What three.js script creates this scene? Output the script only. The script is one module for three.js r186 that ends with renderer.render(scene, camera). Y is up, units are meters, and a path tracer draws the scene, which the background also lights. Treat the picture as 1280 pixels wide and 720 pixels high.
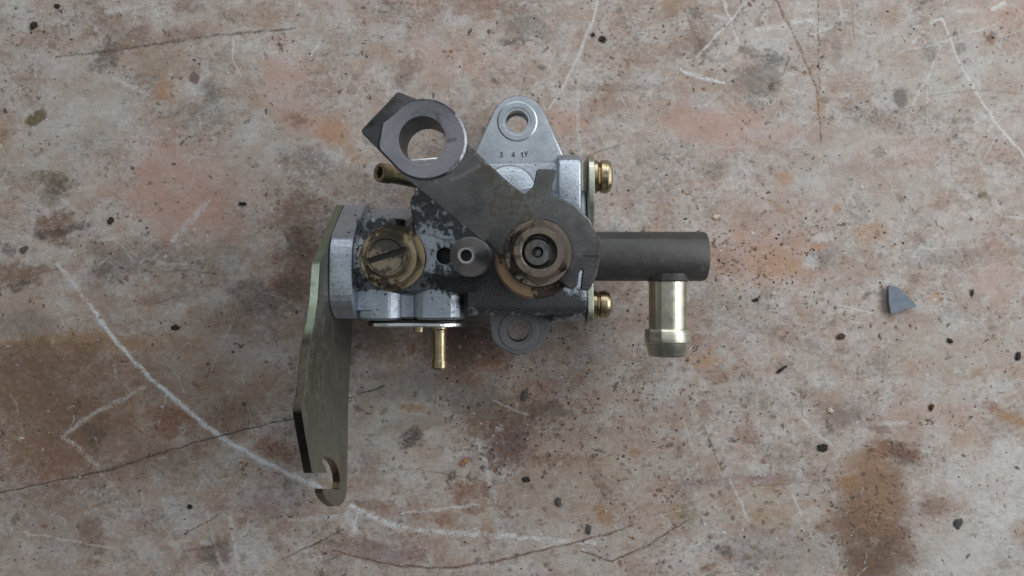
import * as THREE from 'three';
import { mergeGeometries, toCreasedNormals } from 'three/addons/utils/BufferGeometryUtils.js';
import { ConvexGeometry } from 'three/addons/geometries/ConvexGeometry.js';
import { TextGeometry } from 'three/addons/geometries/TextGeometry.js';
import { FontLoader } from 'three/addons/loaders/FontLoader.js';
import { RectAreaLightUniformsLib } from 'three/addons/lights/RectAreaLightUniformsLib.js';
import { Brush, Evaluator, SUBTRACTION } from 'three-bvh-csg';

// ------------------------------------------------------------------ camera, light, exposure
const scene = new THREE.Scene();
const DIST = 200;                       // lens above the bench, mm
const FPX = 1111;                       // focal length in pixels of the 1280 x 720 photograph
const camera = new THREE.PerspectiveCamera(2 * Math.atan(360 / FPX) * 180 / Math.PI, 16 / 9, 0.01, 20);
camera.up.set(0, 0, -1);
camera.position.set(0, DIST / 1000, 0);
camera.lookAt(0, 0, 0);
const renderer = new THREE.WebGLRenderer({ antialias: true });
renderer.toneMapping = THREE.LinearToneMapping;
renderer.toneMappingExposure = 1;
renderer.shadowMap.enabled = true;
scene.background = new THREE.Color().setRGB(0.05, 0.053, 0.058);   // dim grey surroundings of the workshop
RectAreaLightUniformsLib.init();
function areaLight(name, color, intensity, w, h, pos, target) {
  const l = new THREE.RectAreaLight(color, intensity, w, h);
  l.name = name; l.position.set(...pos); l.lookAt(...target); scene.add(l);
  return l;
}
areaLight('window_light', new THREE.Color().setRGB(0.95, 0.98, 1.0), 5.2, 0.62, 0.24, [0.42, 0.36, -0.12], [0.0, 0, -0.03]);
areaLight('doorway_light', new THREE.Color().setRGB(0.95, 0.98, 1.0), 3.5, 0.50, 0.26, [-0.02, 0.40, -0.50], [-0.06, 0, -0.03]);
areaLight('ceiling_fill', new THREE.Color().setRGB(0.90, 0.96, 1.0), 0.56, 0.9, 0.8, [-0.12, 0.9, -0.26], [-0.12, 0, -0.261]);  // added overhead fill, stands in for a pale ceiling mirrored in flat tops

// ------------------------------------------------------------------ helpers: noise
function rng(seed) { let a = seed >>> 0; return () => { a = (a + 0x6D2B79F5) >>> 0; let t = a; t = Math.imul(t ^ (t >>> 15), t | 1); t ^= t + Math.imul(t ^ (t >>> 7), t | 61); return ((t ^ (t >>> 14)) >>> 0) / 4294967296; }; }
const PERM = new Uint8Array(512), GX = new Float32Array(256), GY = new Float32Array(256);
{ const r = rng(7); const p = [...Array(256).keys()]; for (let i = 255; i > 0; i--) { const j = Math.floor(r() * (i + 1)); [p[i], p[j]] = [p[j], p[i]]; }
  for (let i = 0; i < 512; i++) PERM[i] = p[i & 255];
  for (let i = 0; i < 256; i++) { const a = r() * Math.PI * 2; GX[i] = Math.cos(a); GY[i] = Math.sin(a); } }
function noise(x, y) {                  // gradient noise, about -0.7 .. 0.7
  const xf = Math.floor(x), yf = Math.floor(y), X = xf & 255, Y = yf & 255; x -= xf; y -= yf;
  const u = x * x * x * (x * (x * 6 - 15) + 10), v = y * y * y * (y * (y * 6 - 15) + 10);
  const a = PERM[PERM[X] + Y], b = PERM[PERM[X + 1] + Y], c = PERM[PERM[X] + Y + 1], d = PERM[PERM[X + 1] + Y + 1];
  const n0 = GX[a] * x + GY[a] * y, n1 = GX[b] * (x - 1) + GY[b] * y, n2 = GX[c] * x + GY[c] * (y - 1), n3 = GX[d] * (x - 1) + GY[d] * (y - 1);
  return (n0 + u * (n1 - n0)) * (1 - v) + (n2 + u * (n3 - n2)) * v;
}
function fbm(x, y, o) { let s = 0, a = 0.5; for (let i = 0; i < o; i++) { s += a * noise(x, y); x = x * 2.03 + 17.3; y = y * 2.03 - 9.1; a *= 0.5; } return s * 1.4; }
const clamp01 = (t) => (t < 0 ? 0 : t > 1 ? 1 : t);
const sstep = (a, b, t) => { t = clamp01((t - a) / (b - a)); return t * t * (3 - 2 * t); };
const toS = (c) => (c <= 0.0031308 ? 12.92 * c : 1.055 * Math.pow(c, 1 / 2.4) - 0.055);
const LUT = new Uint8Array(4097); for (let i = 0; i <= 4096; i++) LUT[i] = Math.round(255 * toS(i / 4096));
const enc = (c) => LUT[Math.round(clamp01(c) * 4096)];
function dataTex(data, w, h, srgb) {
  const t = new THREE.DataTexture(data, w, h, THREE.RGBAFormat); t.magFilter = THREE.LinearFilter; t.minFilter = THREE.LinearFilter;
  t.wrapS = t.wrapT = THREE.RepeatWrapping; if (srgb) t.colorSpace = THREE.SRGBColorSpace; t.needsUpdate = true; return t;
}

// a small painter: works in "bench pixels" (0.18 mm each on the bench, origin at the picture's centre offset 640, 360)
class Canvas {
  constructor(w, h, x0, y0, x1, y1) { Object.assign(this, { w, h, x0, y0, x1, y1 }); const n = w * h; this.c = [new Float32Array(n), new Float32Array(n), new Float32Array(n)]; this.k = new Float32Array(n); this.sx = w / (x1 - x0); this.sy = h / (y1 - y0); }
  each(f, bx0 = this.x0, by0 = this.y0, bx1 = this.x1, by1 = this.y1) {
    const i0 = Math.max(0, Math.floor((bx0 - this.x0) * this.sx)), i1 = Math.min(this.w, Math.ceil((bx1 - this.x0) * this.sx));
    const j0 = Math.max(0, Math.floor((by0 - this.y0) * this.sy)), j1 = Math.min(this.h, Math.ceil((by1 - this.y0) * this.sy));
    for (let j = j0; j < j1; j++) { const y = this.y0 + (j + 0.5) / this.sy; for (let i = i0; i < i1; i++) f(j * this.w + i, this.x0 + (i + 0.5) / this.sx, y); }
  }
  mix(n, col, a, dk = 0) { for (let q = 0; q < 3; q++) this.c[q][n] += (col[q] - this.c[q][n]) * a; this.k[n] += dk * a; }
  // soft-edged ragged stain
  blob(x, y, rx, ry, rot, col, alpha, rag = 0.6, edge = 0.5, grain = 0.5, dk = 0) {
    const R = Math.max(rx, ry) * 1.9, c = Math.cos(rot * Math.PI / 180), s = Math.sin(rot * Math.PI / 180), f1 = 1 / Math.max(5, Math.min(rx, ry) * 0.9);
    this.each((n, px, py) => {
      const dx = px - x, dy = py - y, u = (dx * c + dy * s) / rx, v = (-dx * s + dy * c) / ry;
      let d = Math.sqrt(u * u + v * v); if (d > 1.9) return;
      d += rag * (1.3 * fbm(px * f1 + x, py * f1 + y, 4) + 0.55 * fbm(px * 0.22 + y, py * 0.22 + x, 3));
      let a = 1 - sstep(1 - edge, 1 + edge * 0.6, d); if (a <= 0) return;
      if (grain) a *= clamp01(1 - grain * 0.42 + grain * (1.6 * fbm(px * 0.13 + 3 * x, py * 0.16, 3) + 1.5 * fbm(px * 0.42, py * 0.5 + x, 2)));
      this.mix(n, col, a * alpha, dk);
    }, x - R, y - R, x + R, y + R);
  }
  // scratch or chalk line along a polyline; breaks up with noise
  line(pts, width, col, alpha, brk = 0.5, dk = 0, taper = 0.3) {
    const wob = 1.0; let len = 0; const seg = [];
    for (let i = 0; i + 1 < pts.length; i++) { const l = Math.hypot(pts[i + 1][0] - pts[i][0], pts[i + 1][1] - pts[i][1]); seg.push([pts[i], pts[i + 1], len, l]); len += l; }
    const m = width * 2.2 + 3;
    for (const [p, q, at, l] of seg) {
      this.each((n, px, py) => {
        const wx = px + wob * 2.4 * noise(px * 0.06, py * 0.06 + 5), wy = py + wob * 2.4 * noise(px * 0.06 + 40, py * 0.06);
        const dx = q[0] - p[0], dy = q[1] - p[1]; let t = ((wx - p[0]) * dx + (wy - p[1]) * dy) / (l * l); if (t < 0 || t > 1) return;
        let d = Math.abs((wx - p[0]) * dy - (wy - p[1]) * dx) / l; const s = (at + t * l) / len;
        d += Math.min(width * 0.35, 2) * 1.5 * fbm(px * 0.3, py * 0.3 + 60, 2); const hw = width * 0.5 * (1 + 0.5 * noise(s * len * 0.05, p[0])) * (1 - taper * Math.abs(2 * s - 1) ** 3);
        let a = 1 - sstep(hw * 0.25, hw * 1.35 + 0.5, d); if (a <= 0) return;
        a *= clamp01(1 - brk * 0.35 + brk * (1.5 * fbm(px * 0.09 + 7, py * 0.09, 3) + 1.7 * fbm(px * 0.38, py * 0.38 + 7, 2)));
        this.mix(n, col, a * alpha, dk);
      }, Math.min(p[0], q[0]) - m, Math.min(p[1], q[1]) - m, Math.max(p[0], q[0]) + m, Math.max(p[1], q[1]) + m);
    }
  }
  color() { const d = new Uint8Array(this.w * this.h * 4); for (let j = 0; j < this.h; j++) for (let i = 0; i < this.w; i++) { const n = j * this.w + i, o = ((this.h - 1 - j) * this.w + i) * 4; for (let q = 0; q < 3; q++) d[o + q] = enc(this.c[q][n]); d[o + 3] = 255; } return dataTex(d, this.w, this.h, true); }
  data(f) { const d = new Uint8Array(this.w * this.h * 4); for (let j = 0; j < this.h; j++) for (let i = 0; i < this.w; i++) { const n = j * this.w + i, o = ((this.h - 1 - j) * this.w + i) * 4, v = f(n); if (typeof v === 'number') d[o] = d[o + 1] = d[o + 2] = Math.round(255 * clamp01(v)); else for (let q = 0; q < 3; q++) d[o + q] = Math.round(255 * clamp01(v[q])); d[o + 3] = 255; } return dataTex(d, this.w, this.h, false); }
}

// ------------------------------------------------------------------ the bench top
const MM = 0.001, PX = DIST / FPX * MM;              // one bench pixel in metres
function benchBase(cv, detail) {
  cv.each((n, x, y) => {
    const big = fbm(x / 170 + 3, y / 150, 3), mid = fbm(x / 48, y / 42 + 9, 4), warm = fbm(x / 120 + 50, y / 95 + 20, 4), grey = fbm(x / 75 - 30, y / 60 + 70, 4);
    const wl = clamp01(0.38 + 1.25 * mid + 0.4 * big);
    let r = 0.362 + 0.112 * wl, g = 0.278 + 0.160 * wl, b = 0.230 + 0.180 * wl;
    const w = sstep(0.08, 0.5, warm) * 0.62; r += (0.40 - r) * w; g += (0.285 - g) * w; b += (0.232 - b) * w;
    const gr = sstep(0.10, 0.5, grey) * 0.5; r += (0.23 - r) * gr; g += (0.205 - g) * gr; b += (0.185 - b) * gr;
    let k = 0;
    if (detail) {
      const fine = fbm(x / 9 + 11, y / 8, 5), gr2 = fbm(x / 2.6, y / 2.2 + 4, 2), fib = fbm(x / 26, y / 3.2 + 33, 2), fib2 = fbm(x / 3.5 + 9, y / 30, 2);
      const wx = x + 9 * noise(x / 17, y / 17 + 8), wy = y + 9 * noise(x / 17 + 30, y / 17), isl = fbm(wx / 34 + 200, wy / 30 - 60, 6), isl2 = fbm(wx / 15 - 90, wy / 13 + 140, 5);
      const f1 = sstep(0.05, 0.13, isl) * 0.36, f2 = sstep(0.16, 0.24, isl2) * 0.30, f3 = sstep(0.17, 0.25, -isl2) * 0.30, f4 = sstep(0.16, 0.24, -isl) * 0.36;   // worn paint films with sharp edges
      r += (0.47 - r) * f1; g += (0.455 - g) * f1; b += (0.44 - b) * f1; r += (0.43 - r) * f2; g += (0.40 - g) * f2; b += (0.375 - b) * f2;
      r += (0.25 - r) * f3; g += (0.19 - g) * f3; b += (0.155 - b) * f3; r += (0.36 - r) * f4; g += (0.255 - g) * f4; b += (0.20 - b) * f4;
      if (r > 0) { const e2 = sstep(0.18, 0.34, fbm(x / 5 + 300, y / 4.4 - 77, 3) + 0.5 * grey + 0.25 * warm) * 0.42; r += (0.20 - r) * e2; g += (0.145 - g) * e2; b += (0.115 - b) * e2; const e3 = sstep(0.2, 0.36, fbm(x / 4.6 - 210, y / 5.5 + 99, 3) + 0.3 * mid) * 0.26; r += (0.56 - r) * e3; g += (0.55 - g) * e3; b += (0.54 - b) * e3; }
      const m = 1 + 0.30 * fine + 0.26 * gr2 + 0.12 * fib + 0.10 * fib2; r *= m; g *= m; b *= m * (1 - 0.06 * fine);
      const dk = sstep(0.27, 0.46, fbm(x / 11 + 80, y / 9, 4) + 0.35 * grey) * 0.55; r += (0.13 - r) * dk; g += (0.10 - g) * dk; b += (0.085 - b) * dk;
      const ru = sstep(0.33, 0.5, fbm(x / 14 - 55, y / 12 + 31, 4) + 0.3 * warm) * 0.5; r += (0.27 - r) * ru; g += (0.155 - g) * ru; b += (0.10 - b) * ru;
      const wh = sstep(0.27, 0.55, fbm(x / 19 + 120, y / 15 - 8, 4) + 0.25 * mid) * 0.5; r += (0.53 - r) * wh; g += (0.52 - g) * wh; b += (0.50 - b) * wh;
      k = 0.35 * fine + 0.25 * gr2 - 0.3 * dk + 0.12 * wh;
    }
    cv.c[0][n] = r; cv.c[1][n] = g; cv.c[2][n] = b; cv.k[n] = 0.5 + 0.4 * k;
  });
}
const bx0 = -80, by0 = -45, bx1 = 1360, by1 = 765;
const bench = new Canvas(2048, 1152, bx0, by0, bx1, by1);
benchBase(bench, true);
{
  const C = { brown: [0.165, 0.098, 0.062], dark: [0.075, 0.058, 0.048], rust: [0.22, 0.105, 0.062], orange: [0.40, 0.23, 0.125], ochre: [0.30, 0.18, 0.085], pink: [0.46, 0.285, 0.225], grey: [0.15, 0.135, 0.122], olive: [0.12, 0.09, 0.04], tan: [0.34, 0.25, 0.18], white: [0.62, 0.62, 0.61], chalk: [0.66, 0.68, 0.70], purple: [0.17, 0.10, 0.10], pale: [0.47, 0.46, 0.43] };
  const B = (x, y, rx, ry, rot, col, a, rag, edge, grain) => bench.blob(x, y, rx, ry, rot, C[col], Math.min(0.95, a * (col === 'pale' || col === 'white' || col === 'chalk' ? 1.0 : col === 'pink' ? 1.0 : 1.3)), rag, edge, grain, col === 'white' || col === 'chalk' ? 0.1 : -0.06);
  const L = (pts, w, col, a, brk, taper) => bench.line(pts, col === 'dark' || col === 'brown' ? w : w * 0.85, C[col], Math.min(1, a * 1.2), (brk ?? 0.5) * 0.85, col === 'white' || col === 'chalk' ? 0.12 : -0.25, taper);
  // broad washes of colour
  B(90, 480, 210, 120, 0, 'tan', 0.45, 0.9, 0.7, 0.3); B(60, 560, 130, 120, 0, 'brown', 0.55, 0.9, 0.8, 0.6); B(300, 480, 150, 100, 0, 'brown', 0.34, 1, 0.8, 0.6);
  B(730, 580, 130, 100, 0, 'tan', 0.42, 0.9, 0.8, 0.5); B(620, 470, 120, 80, 0, 'brown', 0.35, 1, 0.8, 0.6); B(470, 540, 60, 60, 0, 'pale', 0.3);
  B(230, 225, 95, 50, 0, 'pink', 0.62, 0.9, 0.7, 0.3); B(225, 265, 75, 36, 0, 'pink', 0.6, 0.9, 0.6, 0.3); B(355, 95, 32, 40, 0, 'pink', 0.6, 0.8, 0.6, 0.3); B(395, 158, 50, 22, 15, 'pink', 0.65, 0.8, 0.6, 0.3);
  B(555, 75, 70, 26, 0, 'pink', 0.5, 0.9, 0.7, 0.4); B(890, 160, 62, 30, 5, 'pink', 0.75, 0.9, 0.6, 0.4); B(985, 165, 24, 14, 0, 'pink', 0.5); B(705, 150, 24, 18, 0, 'pink', 0.6, 0.8, 0.6, 0.4); B(950, 325, 80, 36, 0, 'pink', 0.65, 0.9, 0.7, 0.5); B(940, 275, 70, 40, 0, 'pink', 0.35, 0.9, 0.7, 0.5); B(1245, 340, 26, 42, 0, 'pink', 0.5); B(1110, 190, 70, 24, 0, 'pink', 0.35); B(1245, 20, 50, 22, 0, 'pink', 0.35); B(1185, 520, 60, 30, 0, 'pink', 0.25);
  B(100, 120, 70, 60, 0, 'pale', 0.35, 1, 0.8, 0.3); B(60, 190, 70, 40, 0, 'pale', 0.3, 1, 0.8, 0.3); B(1190, 90, 90, 70, 0, 'pale', 0.35, 1, 0.8, 0.4); B(1080, 215, 80, 50, 0, 'pale', 0.4, 1, 0.8, 0.4); B(1245, 590, 60, 60, 0, 'white', 0.2, 0.9, 0.5, 0.6); B(1200, 690, 80, 40, 0, 'pale', 0.45, 0.8, 0.7, 0.3); B(1190, 440, 90, 50, 0, 'pale', 0.35, 1, 0.8, 0.3); B(955, 45, 60, 22, -4, 'white', 0.35, 0.9, 0.7, 0.5); B(330, 190, 60, 40, -20, 'pale', 0.35); B(720, 690, 90, 30, 0, 'pale', 0.3); B(60, 680, 70, 50, 0, 'pale', 0.28, 1, 0.8, 0.3);B(300, 440, 50, 40, 0, 'pale', 0.25); B(520, 520, 60, 45, 0, 'pale', 0.35);
  // stains; those beside the pump also hold its painted shade
  B(133, 72, 22, 18, -30, 'dark', 0.55, 0.9); B(150, 45, 40, 26, 0, 'brown', 0.35, 1); B(45, 148, 17, 8, -32, 'olive', 0.92, 0.25, 0.3, 0.2); B(5, 168, 14, 22, 0, 'ochre', 0.5); B(68, 224, 28, 9, 10, 'olive', 0.65, 0.8); B(72, 236, 14, 10, 0, 'dark', 0.6);
  B(68, 283, 28, 22, 20, 'brown', 0.7, 0.9); B(82, 288, 36, 6, -14, 'dark', 0.6, 0.7); B(50, 295, 8, 6, 0, 'dark', 0.7); B(62, 245, 16, 14, 0, 'olive', 0.5); B(10, 312, 10, 8, 0, 'dark', 0.55);
  B(205, 112, 14, 20, 0, 'orange', 0.62, 0.7); B(205, 78, 32, 24, 0, 'tan', 0.55, 0.9); B(228, 45, 30, 10, -8, 'brown', 0.4); B(235, 8, 22, 12, 0, 'brown', 0.5); B(243, 98, 7, 8, 0, 'purple', 0.85, 0.3, 0.3, 0.1); B(266, 116, 15, 16, 0, 'grey', 0.6, 0.5); B(255, 145, 45, 14, 0, 'grey', 0.4, 1); B(371, 150, 14, 9, 20, 'rust', 0.55, 0.8); B(415, 168, 26, 14, 35, 'orange', 0.6, 0.7); B(445, 195, 18, 10, 30, 'orange', 0.45); B(390, 110, 30, 10, -20, 'rust', 0.3); B(315, 18, 40, 16, 0, 'ochre', 0.25);
  B(390, 205, 34, 26, 0, 'grey', 0.55, 1, 0.7, 0.9); B(470, 235, 40, 18, 0, 'grey', 0.4, 1, 0.7, 0.9); B(375, 270, 34, 40, 0, 'brown', 0.6, 0.9); B(375, 340, 34, 46, 0, 'rust', 0.66, 0.9); B(340, 372, 46, 24, 0, 'dark', 0.5, 1); B(372, 300, 20, 24, 0, 'dark', 0.4, 1); B(290, 285, 30, 18, 0, 'pink', 0.5); B(250, 330, 70, 30, 0, 'grey', 0.35, 1, 0.8, 0.8); B(138, 330, 34, 32, 0, 'grey', 0.5, 0.9); B(128, 338, 14, 8, -10, 'dark', 0.5); B(210, 372, 40, 10, -8, 'brown', 0.4);  // brown and dark patches left of the pump include its painted soft shadow
  B(20, 343, 50, 14, 0, 'brown', 0.65, 0.9); B(24, 358, 14, 6, -30, 'dark', 0.7); B(25, 405, 50, 20, 0, 'grey', 0.45); B(110, 428, 110, 12, 0, 'ochre', 0.6, 0.9); B(50, 448, 90, 26, 0, 'brown', 0.65, 0.9); B(40, 490, 70, 30, 0, 'brown', 0.5, 1); B(100, 520, 60, 40, 0, 'brown', 0.6, 1); B(65, 570, 60, 30, 0, 'rust', 0.45, 1); B(118, 545, 16, 18, 40, 'dark', 0.5, 1); B(212, 525, 34, 22, 0, 'rust', 0.72, 0.8); B(290, 520, 40, 22, 0, 'brown', 0.5, 1); B(345, 562, 32, 12, 15, 'rust', 0.65, 0.8); B(195, 575, 60, 20, -10, 'brown', 0.4, 1); B(115, 672, 18, 28, 0, 'brown', 0.5, 0.8); B(185, 655, 20, 20, 0, 'rust', 0.4); B(268, 690, 20, 18, 0, 'dark', 0.55, 0.9); B(330, 630, 50, 20, 0, 'purple', 0.35, 1);
  B(515, 548, 17, 14, -10, 'dark', 0.72, 0.7); B(520, 530, 50, 10, -5, 'brown', 0.3); B(516, 510, 18, 6, 5, 'ochre', 0.6, 0.7); B(628, 520, 40, 40, 60, 'brown', 0.75, 0.9); B(636, 560, 30, 24, -20, 'purple', 0.8, 0.9); B(600, 500, 30, 26, 0, 'grey', 0.5, 1); B(685, 512, 34, 11, 0, 'dark', 0.6, 0.9); B(590, 620, 26, 18, 0, 'rust', 0.65, 0.9); B(700, 575, 50, 8, 0, 'rust', 0.5, 0.9); B(580, 577, 9, 6, -40, 'rust', 0.85, 0.6); B(565, 595, 6, 8, 40, 'dark', 0.7, 0.6); B(470, 633, 22, 8, 10, 'rust', 0.5, 0.9); B(755, 645, 9, 18, -35, 'ochre', 0.65, 0.7); B(752, 605, 6, 26, -30, 'dark', 0.35, 0.9); B(555, 650, 12, 8, 0, 'rust', 0.6); B(607, 655, 8, 24, 0, 'ochre', 0.4); B(480, 690, 60, 18, 5, 'purple', 0.4, 1); B(845, 640, 14, 12, 0, 'ochre', 0.5); B(793, 566, 8, 7, 0, 'ochre', 0.6); B(680, 515, 20, 20, 0, 'brown', 0.4);
  B(590, 445, 46, 34, 0, 'rust', 0.75, 0.9); B(560, 430, 60, 24, 0, 'brown', 0.5, 0.9); B(514, 436, 7, 8, 0, 'rust', 0.9, 0.4, 0.4, 0.2); B(465, 430, 36, 30, 0, 'brown', 0.5, 1); B(500, 480, 60, 20, 0, 'grey', 0.35, 1); B(690, 480, 60, 24, 0, 'rust', 0.3, 1, 0.8, 0.9); B(560, 480, 60, 40, 10, 'grey', 0.3, 1);  // below the pump, stain and painted shadow are mixed
  B(640, 52, 18, 5, -8, 'dark', 0.6, 0.7); B(655, 30, 26, 24, 0, 'grey', 0.45, 1); B(600, 8, 70, 18, 0, 'rust', 0.4, 1); B(510, 85, 22, 14, -35, 'brown', 0.45, 1); B(505, 100, 14, 8, -40, 'grey', 0.5); B(770, 110, 60, 6, 0, 'brown', 0.35); B(845, 5, 24, 12, 0, 'ochre', 0.5); B(760, 130, 26, 14, 0, 'rust', 0.3); B(820, 225, 40, 40, 0, 'grey', 0.3, 1, 0.8, 0.9);
  B(965, 72, 22, 8, 0, 'dark', 0.55, 0.9); B(955, 95, 30, 24, 0, 'grey', 0.5, 1); B(964, 108, 5, 6, 0, 'dark', 0.8); B(1125, 122, 10, 13, 0, 'grey', 0.85, 0.3, 0.35, 0.15); B(875, 60, 14, 14, 30, 'dark', 0.45, 1); B(868, 15, 8, 8, 0, 'dark', 0.5); B(865, 40, 30, 40, 30, 'brown', 0.35, 1); B(1239, 49, 8, 6, 20, 'rust', 0.85, 0.5); B(1165, 66, 12, 12, 0, 'grey', 0.5); B(1200, 60, 8, 8, 0, 'grey', 0.6); B(1046, 65, 8, 22, 0, 'brown', 0.4); B(1024, 130, 6, 16, 0, 'orange', 0.6); B(980, 223, 12, 10, 0, 'orange', 0.55); B(895, 212, 14, 12, 0, 'grey', 0.45); B(1085, 208, 60, 12, -4, 'rust', 0.3); B(1224, 230, 12, 10, 0, 'tan', 0.5); B(1100, 190, 10, 8, 0, 'grey', 0.5);
  B(1024, 308, 14, 5, 0, 'orange', 0.62, 0.4, 0.35, 0.3); B(1090, 292, 26, 12, 0, 'orange', 0.5, 0.9); B(975, 330, 40, 20, 15, 'orange', 0.6, 0.9, 0.6, 0.7); B(905, 330, 30, 22, 0, 'rust', 0.3, 1); B(1030, 325, 22, 14, 0, 'grey', 0.5, 0.9); B(1012, 328, 12, 8, 0, 'chalk', 0.45); B(1027, 298, 14, 6, 0, 'chalk', 0.4); B(1170, 372, 10, 8, 0, 'orange', 0.55); B(1220, 320, 60, 14, 0, 'grey', 0.3, 1); B(1048, 400, 20, 8, 0, 'ochre', 0.35); B(1228, 244, 8, 6, 0, 'olive', 0.75); B(1212, 290, 16, 10, 0, 'pale', 0.4); B(971, 258, 16, 5, 35, 'ochre', 0.4); B(1046, 260, 5, 6, 0, 'orange', 0.8); B(1000, 430, 40, 10, 20, 'brown', 0.3, 1); B(880, 452, 22, 14, 0, 'orange', 0.6, 0.9); B(870, 425, 16, 8, 0, 'rust', 0.45); B(895, 470, 18, 10, 0, 'rust', 0.5); B(1150, 440, 50, 30, 0, 'tan', 0.3); B(1250, 465, 60, 10, 0, 'ochre', 0.4); B(1185, 470, 10, 16, 0, 'tan', 0.5); B(900, 385, 60, 40, 0, 'grey', 0.3, 1, 0.8, 0.9);
  B(1088, 640, 42, 78, 3, 'brown', 0.62, 0.5, 0.35, 0.4); B(1082, 600, 34, 34, 0, 'ochre', 0.25); B(1120, 563, 30, 12, 10, 'brown', 0.85, 0.9); B(1136, 572, 10, 8, 0, 'dark', 0.5); B(1060, 604, 18, 7, 0, 'ochre', 0.8, 0.6); B(1090, 680, 40, 32, 0, 'dark', 0.55, 0.8, 0.6, 0.6); B(1092, 715, 20, 10, 0, 'dark', 0.5); B(1045, 662, 22, 20, 0, 'brown', 0.45, 1); B(1120, 690, 22, 40, 0, 'brown', 0.4, 1); B(1168, 634, 18, 14, 10, 'brown', 0.5, 0.8); B(1100, 535, 14, 8, 20, 'brown', 0.6, 1); B(1055, 520, 24, 14, 0, 'grey', 0.5); B(1262, 522, 28, 9, 25, 'ochre', 0.72, 0.6); B(1238, 508, 12, 7, 15, 'rust', 0.6); B(1215, 555, 24, 26, 0, 'orange', 0.28, 0.9); B(1232, 572, 20, 7, -10, 'rust', 0.4, 1, 0.6, 1.2); B(935, 600, 90, 9, -4, 'purple', 0.42, 0.9); B(940, 625, 60, 30, 0, 'ochre', 0.3, 0.9); B(880, 510, 10, 22, 0, 'rust', 0.45); B(935, 545, 20, 10, 0, 'rust', 0.4); B(915, 550, 5, 4, 0, 'dark', 0.7); B(960, 650, 30, 20, 0, 'ochre', 0.3); B(905, 688, 12, 8, 30, 'dark', 0.6); B(885, 710, 10, 6, -20, 'rust', 0.6); B(860, 640, 12, 20, 0, 'olive', 0.35); B(1060, 510, 40, 20, 0, 'purple', 0.25); B(950, 500, 50, 20, 0, 'grey', 0.35, 1, 0.8, 0.9); B(980, 690, 80, 30, 0, 'grey', 0.3, 1);
  B(60, 500, 110, 60, 0, 'brown', 0.35, 1, 0.8, 0.6); B(1100, 640, 60, 80, 6, 'rust', 0.28, 1, 0.7, 1.1); B(585, 432, 46, 26, 0, 'dark', 0.62, 0.9, 0.6, 0.7); B(372, 325, 30, 44, 0, 'dark', 0.42, 1, 0.7, 0.8); B(640, 545, 40, 34, -30, 'dark', 0.42, 1, 0.6, 1); B(320, 405, 60, 22, 10, 'dark', 0.3, 1, 0.8, 0.9); B(480, 420, 40, 18, 0, 'dark', 0.35, 1, 0.8, 0.8); B(1088, 690, 46, 44, 0, 'brown', 0.7, 0.7, 0.5, 0.5); B(1092, 650, 52, 84, 4, 'rust', 0.4, 0.8, 0.5, 0.9); B(1250, 600, 50, 50, 0, 'white', 0.4, 1, 0.3, 0.8); B(1215, 690, 60, 30, 0, 'white', 0.35, 1, 0.5, 0.6); B(1010, 690, 60, 24, 0, 'pale', 0.4, 1, 0.5, 0.6); B(1086, 625, 40, 60, 0, 'ochre', 0.3, 0.6, 0.4, 0.4); B(700, 600, 60, 40, 0, 'brown', 0.22, 1, 0.8, 1);  // dark blobs at the pump's foot paint its shadow over the grime
  { const q = rng(77); for (let i = 0; i < 240; i++) { const x = 560 + 420 * q(), y = 440 + 270 * q(); if (q() > 0.25 + 1.5 * clamp01(0.35 + fbm(x / 60, y / 60 + 90, 3))) continue; B(x, y, 2.5 + 5 * q() * q(), 2 + 3 * q(), q() * 180, q() < 0.6 ? 'brown' : q() < 0.6 ? 'dark' : 'rust', 0.3 + 0.45 * q(), 1, 0.5, 0.8); }
    for (let i = 0; i < 260; i++) { const x = 1360 * q() - 40, y = 760 * q() - 20; B(x, y, 3 + 9 * q() * q(), 2 + 4 * q(), q() * 180, q() < 0.5 ? 'white' : q() < 0.5 ? 'brown' : q() < 0.5 ? 'grey' : 'tan', 0.22 + 0.3 * q(), 1, 0.5, 1); } }
  { const q = rng(123); const fleck = (x, y, s) => { const n = 1 + Math.floor(q() * 3), a = q() * 180, c = q() < 0.55 ? 'dark' : q() < 0.6 ? 'brown' : 'rust'; for (let k = 0; k < n; k++) bench.blob(x + s * 1.6 * (q() - 0.5), y + s * 1.6 * (q() - 0.5), s * (0.5 + q()), s * (0.25 + 0.4 * q()), a + 40 * q(), C[c], 0.55 + 0.4 * q(), 0.9, 0.3, 0, -0.15); };
    for (let c = 0; c < 330; c++) { const cx = q() * 1400 - 60, cy = q() * 780 - 30; if (q() > 0.3 + 1.6 * clamp01(0.3 + fbm(cx / 80 + 31, cy / 70, 3)) + (cx > 540 ? 0.2 : 0)) continue; const n = 2 + Math.floor(q() * q() * 16), sp = 6 + 28 * q(); for (let k = 0; k < n; k++) fleck(cx + sp * (q() + q() - 1) * 1.5, cy + sp * (q() + q() - 1), 0.9 + 2.4 * q() * q()); }
    for (let k = 0; k < 150; k++) fleck(1088 + 52 * (q() + q() - 1) * 1.2, 640 + 90 * (q() + q() - 1), 1 + 3 * q() * q());
    for (let k = 0; k < 70; k++) fleck(1115 + 36 * (q() + q() - 1), 564 + 12 * (q() + q() - 1), 1.2 + 3 * q() * q());
    for (let k = 0; k < 120; k++) fleck(632 + 60 * (q() + q() - 1), 545 + 60 * (q() + q() - 1), 1 + 3.2 * q() * q()); }
  // chalk and scratches
  L([[70, 328], [88, 350], [112, 382], [138, 418], [165, 450], [195, 479], [222, 502], [255, 531], [290, 556], [330, 577], [365, 595], [402, 611], [425, 622]], 9, 'chalk', 0.5, 1.1, 0.2);
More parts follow.
